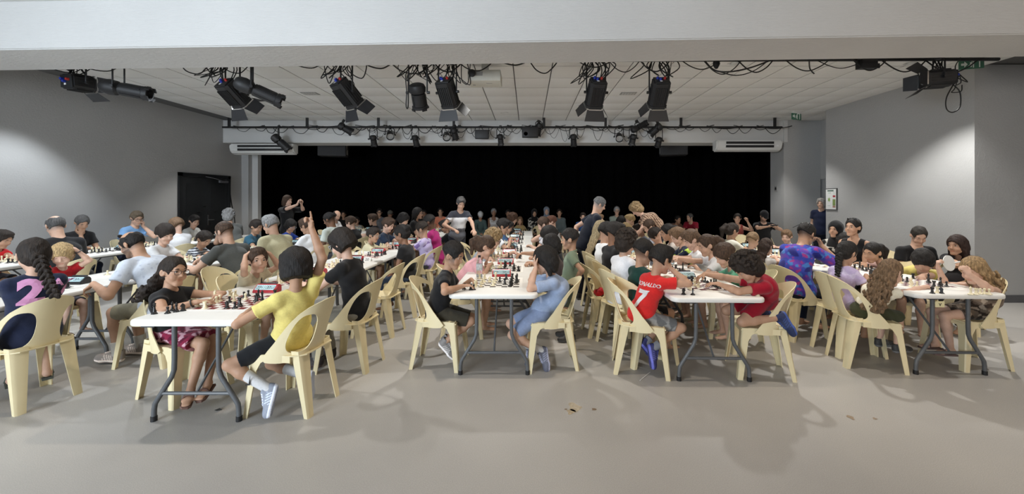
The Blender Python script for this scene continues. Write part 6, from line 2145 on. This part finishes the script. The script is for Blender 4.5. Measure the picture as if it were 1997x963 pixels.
# ---- grown-ups standing and watching
ref = person('referee in grey and white polo leaning on two chairs', 7.6, 899, 396, 150, kid=False, ha=160, hp=32, pose='stand', lean=.22, tc=WH, pat={'top': pat_block(srgb(105, 108, 116), srgb(52, 54, 62), 1.23, WH, 1.02)}, skin='light', style='short', hair='greydark', bot='trousers', bc=srgb(30, 32, 44), R=('w', tuple(W(884, 447, 7.35)), {'hint': Vector((-1, .3, 0))}), L=('w', tuple(W(926, 452, 7.3)), {'hint': Vector((1, .3, 0))}), extra={'sunglasses': .0}, chair=False, feet=False)
person('standing man in navy T-shirt and jeans bending to look', 6.3, 1169, 399, 78, kid=False, ha=86, hp=28, pose='stand', lean=.27, tc=srgb(26, 30, 40), skin='light', style='fade', hair=(.12, .12, .12), bot='trousers', bc=srgb(22, 26, 38), R=('hang',), L=('hip',), shoes=(.03, .03, .03), feet=True, chair=False)
person('curly blond woman in brown striped shirt bending over', 7.6, 1241, 408, -82, kid=False, fem=True, ha=-92, hp=50, pose='stand', lean=.40, k=.98, tc=(.3, .2, .15), pat={'top': pat_vstripe(srgb(196, 168, 142), srgb(74, 44, 36), 150)}, skin='fair', style='curly', hair=(.27, .19, .10), bot='trousers', bc=NV, R=('w', (1.95, 7.7, .85), {}), L=('w', (1.9, 7.45, .85), {}), chair=False, feet=False)
ph = person('woman in black filming with a phone by the curtain', 9.3, 561, 391, 112, kid=False, fem=True, ha=104, hp=6, pose='stand', lean=.0, tc=BK, skin='fair', style='long', hl=.10, hair='brown', bot='trousers', bc=BK, top='tee', sl=.9, R=('w', tuple(W(580, 399, 9.05)), {'fd': Vector((.3, 0, .9)), 'nrm': Vector((.6, .6, 0))}), L=('w', tuple(W(588, 400, 9.2)), {'fd': Vector((.2, 0, .9)), 'nrm': Vector((-.5, -.8, 0))}), chair=False, feet=False)
person('old man in navy shirt standing at the alcove corner', 9.45, 1601, 397, 222, kid=False, ha=232, hp=4, pose='stand', lean=.05, tc=srgb(32, 38, 62), skin='light', style='wave', hair=(.32, .30, .28), bot='trousers', bc=srgb(24, 26, 38), fat=1.2, R=('hang',), L=('hang',), chair=False, feet=False)
cm = person('man in black cap and T-shirt looking at his phone', 8.8, 1490, 421, 196, kid=False, ha=188, hp=34, seat=.52, tc=BK, skin='light', style='fade', hair='black', bot='trousers', bc=srgb(110, 124, 142), R=('w', (5.0, 8.45, 1.0), {'fd': Vector((.8, -.3, .1)), 'nrm': Vector((0, .2, 1))}), L=('w', (5.22, 8.45, .99), {'fd': Vector((-.8, -.3, .1)), 'nrm': Vector((0, .2, 1))}), extra={'cap': (.015, .015, .017), 'beard': (.02, .016, .014)}, lean=.08, fat=1.2)
person('woman in rust red tank top with one arm raised', 9.2, 1438, 426, 186, kid=False, fem=True, ha=205, hp=4, tc=srgb(140, 66, 60), skin='light', style='tight', hair='dark', top='tank', bot='trousers', bc=srgb(150, 74, 66), L=('w', tuple(W(1458, 432, 9.0)), {'hint': Vector((.6, -.3, -1)), 'fd': Vector((-.2, 0, 1)), 'curl': 1.2}), R=('lap',), lean=.05)
person('woman in beige top sitting in the dark by the curtain', 11.8, 1322, 428, 178, kid=False, fem=True, ha=160, hp=10, tc=srgb(130, 100, 86), skin='tan', style='tight', hair='black', R=('lap',), L=('lap',), lean=.06)
person('bald man in red T-shirt sitting in the dark', 11.6, 1345, 424, 215, kid=False, ha=245, hp=10, tc=srgb(140, 30, 50), skin='light', style='crop', hair='greydark', R=('lap',), L=('lap',), lean=.06)
person('woman in black headscarf and patterned dress by the right wall', 5.7, 1629, 447, -128, kid=False, fem=True, ha=-118, hp=4, tc=BK, pat={'top': pat_floral(srgb(190, 186, 176), BK, BK, 42)}, skin='tan', style='hijab', hatc=(.012, .012, .013), bot='skirt', bc=srgb(30, 44, 96), top='long', R=('lap',), L=('lap',), lean=.05)
person('woman in black tank top with sunglasses on dark hair', 5.35, 1663, 443, -120, kid=False, fem=True, ha=-112, hp=0, tc=BK, skin='tan', style='bun', hair='black', top='tank', bot='trousers', bc=BK, R=('lap',), L=('lap',), extra={'sunglasses': .02}, lean=.05)
person('man in black T-shirt looking down by the right wall', 5.15, 1792, 459, 196, kid=False, ha=205, hp=36, tc=BK, skin='light', style='crop', hair=(.03, .025, .02), R=('lap',), L=('lap',), bot='trousers', bc=srgb(110, 122, 140), lean=.10, fat=1.22, bulge=.05)
wf = person('woman with long brown hair and fringe holding a fan', 4.9, 1866, 478, -120, kid=False, fem=True, ha=-104, hp=6, tc=(.016, .014, .015), skin='tan', style='long', hl=.5, hback=(.22, .0, -1), hair=(.03, .016, .012), R=('w', tuple(W(1876, 515, 4.62)), {'fd': Vector((-.9, -.2, .1)), 'curl': 1.2}), L=('lap',), lean=.05, k=.94, bot='trousers', bc=BK)
# ---- parents sitting along the curtain
def aud(who, px, py, yaw, **o):
    o.setdefault('R', ('lap',)); o.setdefault('L', ('lap',)); o.setdefault('kid', False); o.setdefault('lean', .05); o.setdefault('hp', 5)
    return person(who, o.pop('d', 12.2), px, py, yaw, feet=False, **o)
aud('man in salmon T-shirt sitting by the curtain', 859, 413, 172, tc=srgb(226, 140, 110), skin='tan', style='crop', hair='black')
aud('person in pale cap and long teal dress by the curtain', 937, 420, 170, hp=30, tc=srgb(90, 110, 108), skin='tan', style='crop', hair='grey', extra={'cap': (.55, .55, .54)}, bot='skirt', bc=srgb(86, 124, 116), fem=True, top='long')
aud('woman in white striped sleeveless top, hair tied up', 963, 414, 170, tc=WH, pat={'top': pat_stripe(WH, srgb(150, 140, 130), 130)}, skin='brown', style='bun', hair='grey', top='tank', fem=True, bot='trousers', bc=NV)
aud('person in dark clothes dimly seen behind the curly child', 991, 416, 180, tc=srgb(40, 36, 36), skin='brown', style='tight', hair='black', fem=True)
aud('little girl with fair hair sitting on a chair, facing us', 1014, 430, 180, kid=True, fem=True, d=11.8, tc=srgb(150, 130, 90), skin='tan', style='long', hl=.2, hair='light')
aud('woman in black and white patterned cloak and black scarf', 1042, 415, 175, fem=True, tc=BK, pat={'top': pat_floral(srgb(200, 196, 186), BK, BK, 40)}, skin='tan', style='hijab', hatc=(.014, .013, .013), top='long', bot='skirt', bc=BK)
aud('woman in blue dress and grey headscarf, arms folded', 1066, 411, 182, fem=True, tc=srgb(70, 92, 136), skin='light', style='hijab', hatc=srgb(120, 128, 140), top='long', bot='skirt', bc=srgb(60, 80, 120), R=('cross',), L=('cross',))
aud('woman in grey top and striped skirt by the curtain', 1091, 415, 184, fem=True, tc=srgb(110, 120, 120), skin='tan', style='tight', hair='dark', top='long', bot='skirt', bc=srgb(120, 126, 124), pat={'bot': pat_stripe(srgb(90, 96, 94), srgb(170, 172, 168), 90)})
aud('grey-haired man with folded arms against the curtain', 1203, 411, 190, d=11.9, tc=srgb(150, 160, 150), skin='light', style='short', hair=(.3, .3, .3), R=('cross',), L=('cross',), glasses=(.1, .1, .1), top='shirt')
aud('woman with sunglasses dimly seen left of the curtain audience', 740, 414, 165, tc=srgb(110, 110, 112), skin='tan', style='bun', hair='black', fem=True, glasses=(.01, .01, .01))
aud('person in dark cap sitting in the dark, left audience', 761, 418, 170, tc=srgb(36, 36, 38), skin='brown', style='crop', hair='black', extra={'cap': (.10, .09, .07)})
aud('woman in dark top dimly seen behind the bearded man', 670, 418, 165, tc=srgb(40, 36, 36), skin='tan', style='tight', hair='black', fem=True)
aud('small person in white dimly seen at the left audience', 696, 430, 168, kid=True, d=11.8, tc=srgb(170, 168, 160), skin='tan', style='short', hair='black')
aud('dark-haired person in black at the left of the audience', 827, 416, 170, tc=BK, skin='brown', style='tight', hair='black', d=12.3)
aud('person in blue T-shirt behind the standing navy man', 1137, 423, 188, tc=srgb(48, 92, 150), skin='light', style='short', hair='dark', d=10.8)

# ---- hand-held things
p = W(584, 393, 9.08)
def phone(label, p, rot):
    t = thing('smartphone', label, 'phone', p)
    t.rotation_euler = rot
    obj('case', box_me((-.075, -.005, -.038), (.075, .005, .038), .003), M_BLACK, t)
    obj('screen', box_me((-.070, .005, -.034), (.070, .0058, .034)), mat('phone_screen', (.05, .06, .07), rough=.1, noise=.05), t)
    obj('camera_lens', lathe_me([(0, 0), (.008, 0), (.008, .002), (0, .002)], 10), M_BLACK, t, (.055, -.0065, .02), (math.radians(90), 0, 0))
phone('black phone held up by the woman filming', p, (0, 0, math.radians(-60)))
phone('black phone held low by the man in the cap', (5.11, 8.38, 1.03), (math.radians(65), 0, 0))
t = thing('hand_fan', 'round white hand fan held by the brown-haired woman', 'fan', W(1850, 513, 4.42))
t.rotation_euler = (math.radians(80), 0, math.radians(12))
obj('disc', lathe_me([(0, 0), (.082, .001), (.082, .004), (0, .005)], 24), mat('fan_white', (.62, .62, .60), rough=.6, noise=.1, nscale=25), t)
bm = bmesh.new()
for k in range(14):
    a = 2 * math.pi * k / 14
    tube(bm, [(.02 * math.cos(a), .02 * math.sin(a), .005), (.08 * math.cos(a), .08 * math.sin(a), .005)], .0015, 4)
obj('rib', me_of(bm), M_WHITE, t)
obj('rim', lathe_me([(.080, -.001), (.085, .0), (.085, .006), (.080, .006)], 24), M_WHITE, t)
obj('handle', tube_me([(.07, .0, .002), (.16, .01, .002)], .008, 6), M_WHITE, t)

# ---- lettering on shirts, pressed onto the cloth
def on_cloth(rec, me, origin, u, v, cast, m, off=.004, name='lettering'):
    """lay a flat mesh on the shirt: local x runs along u, y along v, dropped along the cast direction"""
    top = rec['top']
    R0 = rec['rootp']
    bvh = BVHTree.FromPolygons([Vector(x.co) for x in top.data.vertices], [tuple(p.vertices) for p in top.data.polygons])
    bm = bmesh.new(); bm.from_mesh(me)
    bmesh.ops.triangulate(bm, faces=bm.faces)
    bmesh.ops.subdivide_edges(bm, edges=[e for e in bm.edges if e.calc_length() > .025], cuts=2, use_grid_fill=False)
    bmesh.ops.triangulate(bm, faces=bm.faces)
    u, v, cast = unit(u), unit(v), unit(cast)
    for x in bm.verts:
        q = Vector(origin) + u * x.co.x + v * x.co.y
        hit = bvh.ray_cast(q - cast * .6 - R0, cast)
        base = hit[0] if hit[0] is not None else (q - R0)
        x.co = base - cast * (off if x.co.z > 0 else off * .2)
    o = obj(name, me_of(bm), m, rec['root'])
    return o
M_PINK = mat('print_pink', srgb(214, 150, 190), rough=.8, noise=.05)
M_PRINTW = mat('print_white', (.72, .72, .72), rough=.8, noise=.04)
r_ = braid
bdir = -r_['F']
two = text_me('2', .25, bold=.012)
for v in two.vertices:
    v.co.x *= 1.05
c0 = r_['C'] + r_['T'] * .015 - r_['RT'] * .02
on_cloth(r_, two, c0 + r_['RT'] * .005, r_['RT'], r_['T'], r_['F'], M_PINK, .005, 'shirt_number')
on_cloth(r_, text_me('4', .20, bold=.010), r_['C'] - r_['T'] * .0 + r_['RT'] * .17, r_['RT'], r_['T'], unit(r_['F'] - r_['RT'] * .6), M_PINK, .005, 'shirt_number')
on_cloth(r_, text_me('NA', .08, bold=.003), r_['N'] - r_['T'] * .055 + r_['RT'] * .085, r_['RT'], r_['T'], r_['F'], M_PINK, .005, 'shirt_lettering')
r_ = rb
on_cloth(r_, text_me('RONALDO', .050), r_['N'] - r_['T'] * .066 - r_['RT'] * -.03, r_['RT'], r_['T'], r_['F'], M_PRINTW, .004, 'shirt_lettering')
sv = text_me('7', .23, bold=.008)
on_cloth(r_, sv, r_['C'] - r_['T'] * .105 + r_['RT'] * .02, r_['RT'], r_['T'], r_['F'], M_PRINTW, .004, 'shirt_number')
# black tick on the white sock of the boy in yellow
hip, Kn, A, fdir, tip = yb['LEG']['L']
bm = bmesh.new()
lgd = unit(Kn - A)
sd = unit(lgd.cross(Vector((0, -1, 0))))
out = unit(sd.cross(lgd))
if out.y > 0:
    out = -out
c_ = A + lgd * .13 + out * .039
prism(bm, [(-.030, .008), (-.012, -.014), (.042, .022), (-.010, -.003), (-.022, .014)], -.001, .004, Matrix.Translation(c_ - yb['rootp']) @ Matrix((sd, lgd, out)).transposed().to_4x4())
obj('sock_mark', me_of(bm), M_BLACK, yb['root'])
# wristbands
def band(rec, key, c, w=.010):
    S, E, Wt = rec['ARM'][key][:3]
    dv = unit(E - Wt)
    p = Wt + dv * .03 - rec['rootp']
    q = unit(dv.orthogonal()); s = dv.cross(q)
    bm = bmesh.new()
    tube(bm, [p + (q * math.cos(a) + s * math.sin(a)) * .027 for a in [2 * math.pi * i / 14 for i in range(14)]], w / 2, 6, closed=True)
    obj('bracelet', me_of(bm, 'b', True), mat('band_%d' % int(c[0] * 999), c, rough=.5, noise=.1), rec['root'])
band(girl, 'R', (.03, .03, .03)); band(wf, 'R', (.05, .03, .02)); band(PEOPLE[8], 'L', (.04, .03, .03))
# small white emblem on the black T-shirt by the right wall, patch on pale blue shorts, round motif on lilac shirt
for rec in PEOPLE:
    if rec['who'].startswith('man in black T-shirt looking down'):
        bm = bmesh.new(); prism(bm, [(-.035, -.012), (-.02, .014), (.02, .018), (.035, .0), (.03, -.014)], 0, .002)
        on_cloth(rec, me_of(bm), rec['C'] + rec['RT'] * -.09 + rec['T'] * .03, -rec['RT'], rec['T'], -rec['F'], M_PRINTW, .004, 'shirt_emblem')
# empty chairs
for px_, d_, yw, lab in ((742, 4.75, -84, 'empty cream chair between the black T-shirt boy and ruffled girl'), (905, 6.55, 80, 'empty cream chair under the referee\'s left hand'), (930, 7.1, 86, 'empty cream chair the referee leans on, farther one'), (1372, 8.3, 175, 'empty cream chair far right, left of a pair'), (1401, 8.2, 175, 'empty cream chair far right, right of a pair'), (1448, 8.4, 200, 'empty cream chair beside the rust red tank top'), (1052, 11.6, 180, 'empty cream chair in front of the curtain audience'), (877, 12.0, 180, 'empty cream chair beside the man in salmon'), (690, 12.2, 170, 'empty cream chair in the dark left audience'), (1280, 11.9, 185, 'empty cream chair in the dark behind the bending woman'), (1302, 12.0, 185, 'empty cream chair beside the woman in beige'), (1745, 5.7, 200, 'empty cream chair against the right wall'), (448, 4.4, 100, 'empty cream chair beside the boy gripping his head')):
    add_chair((((px_ - VX) / FPX * d_), d_), yw, lab)

t = thing('table_label', 'small cream card with a dark V under the right table edge', 'card', W(1833, 594, 3.50))
obj('card', box_me((-.040, -.001, -.022), (.040, .001, .030)), mat('card_cream', srgb(225, 215, 170), rough=.7, noise=.03), t)
obj('letter', text_me('V', .038), M_BLACK, t, (0, -.0025, .0), (math.radians(90), 0, 0))

B = Blob(.008)
for a_, b_, r_ in (((.84, 4.70, .475), (1.0, 4.78, .475), .045), ((.86, 4.80, .48), (.98, 4.68, .50), .035), ((.80, 4.74, .47), (.90, 4.82, .47), .03)):
    B.rc(a_, b_, r_, r_ * .8, k=.03)
B.pl((0, 0, .447), (0, 0, -1))
V_, Q_ = B.build((.006, 45.0, 1.0))
o = obj('red_jacket', np_mesh(V_, Q_, np.tile(np.array(srgb(170, 30, 36), np.float32), (len(V_), 1)), 'jacket'), MATS_P['cloth'])
tag(o, 'crumpled red cloth lying on an empty chair seat in the middle aisle', 'cloth')
add_chair((.90, 4.74), 84, 'empty cream chair with a crumpled red cloth on its seat')
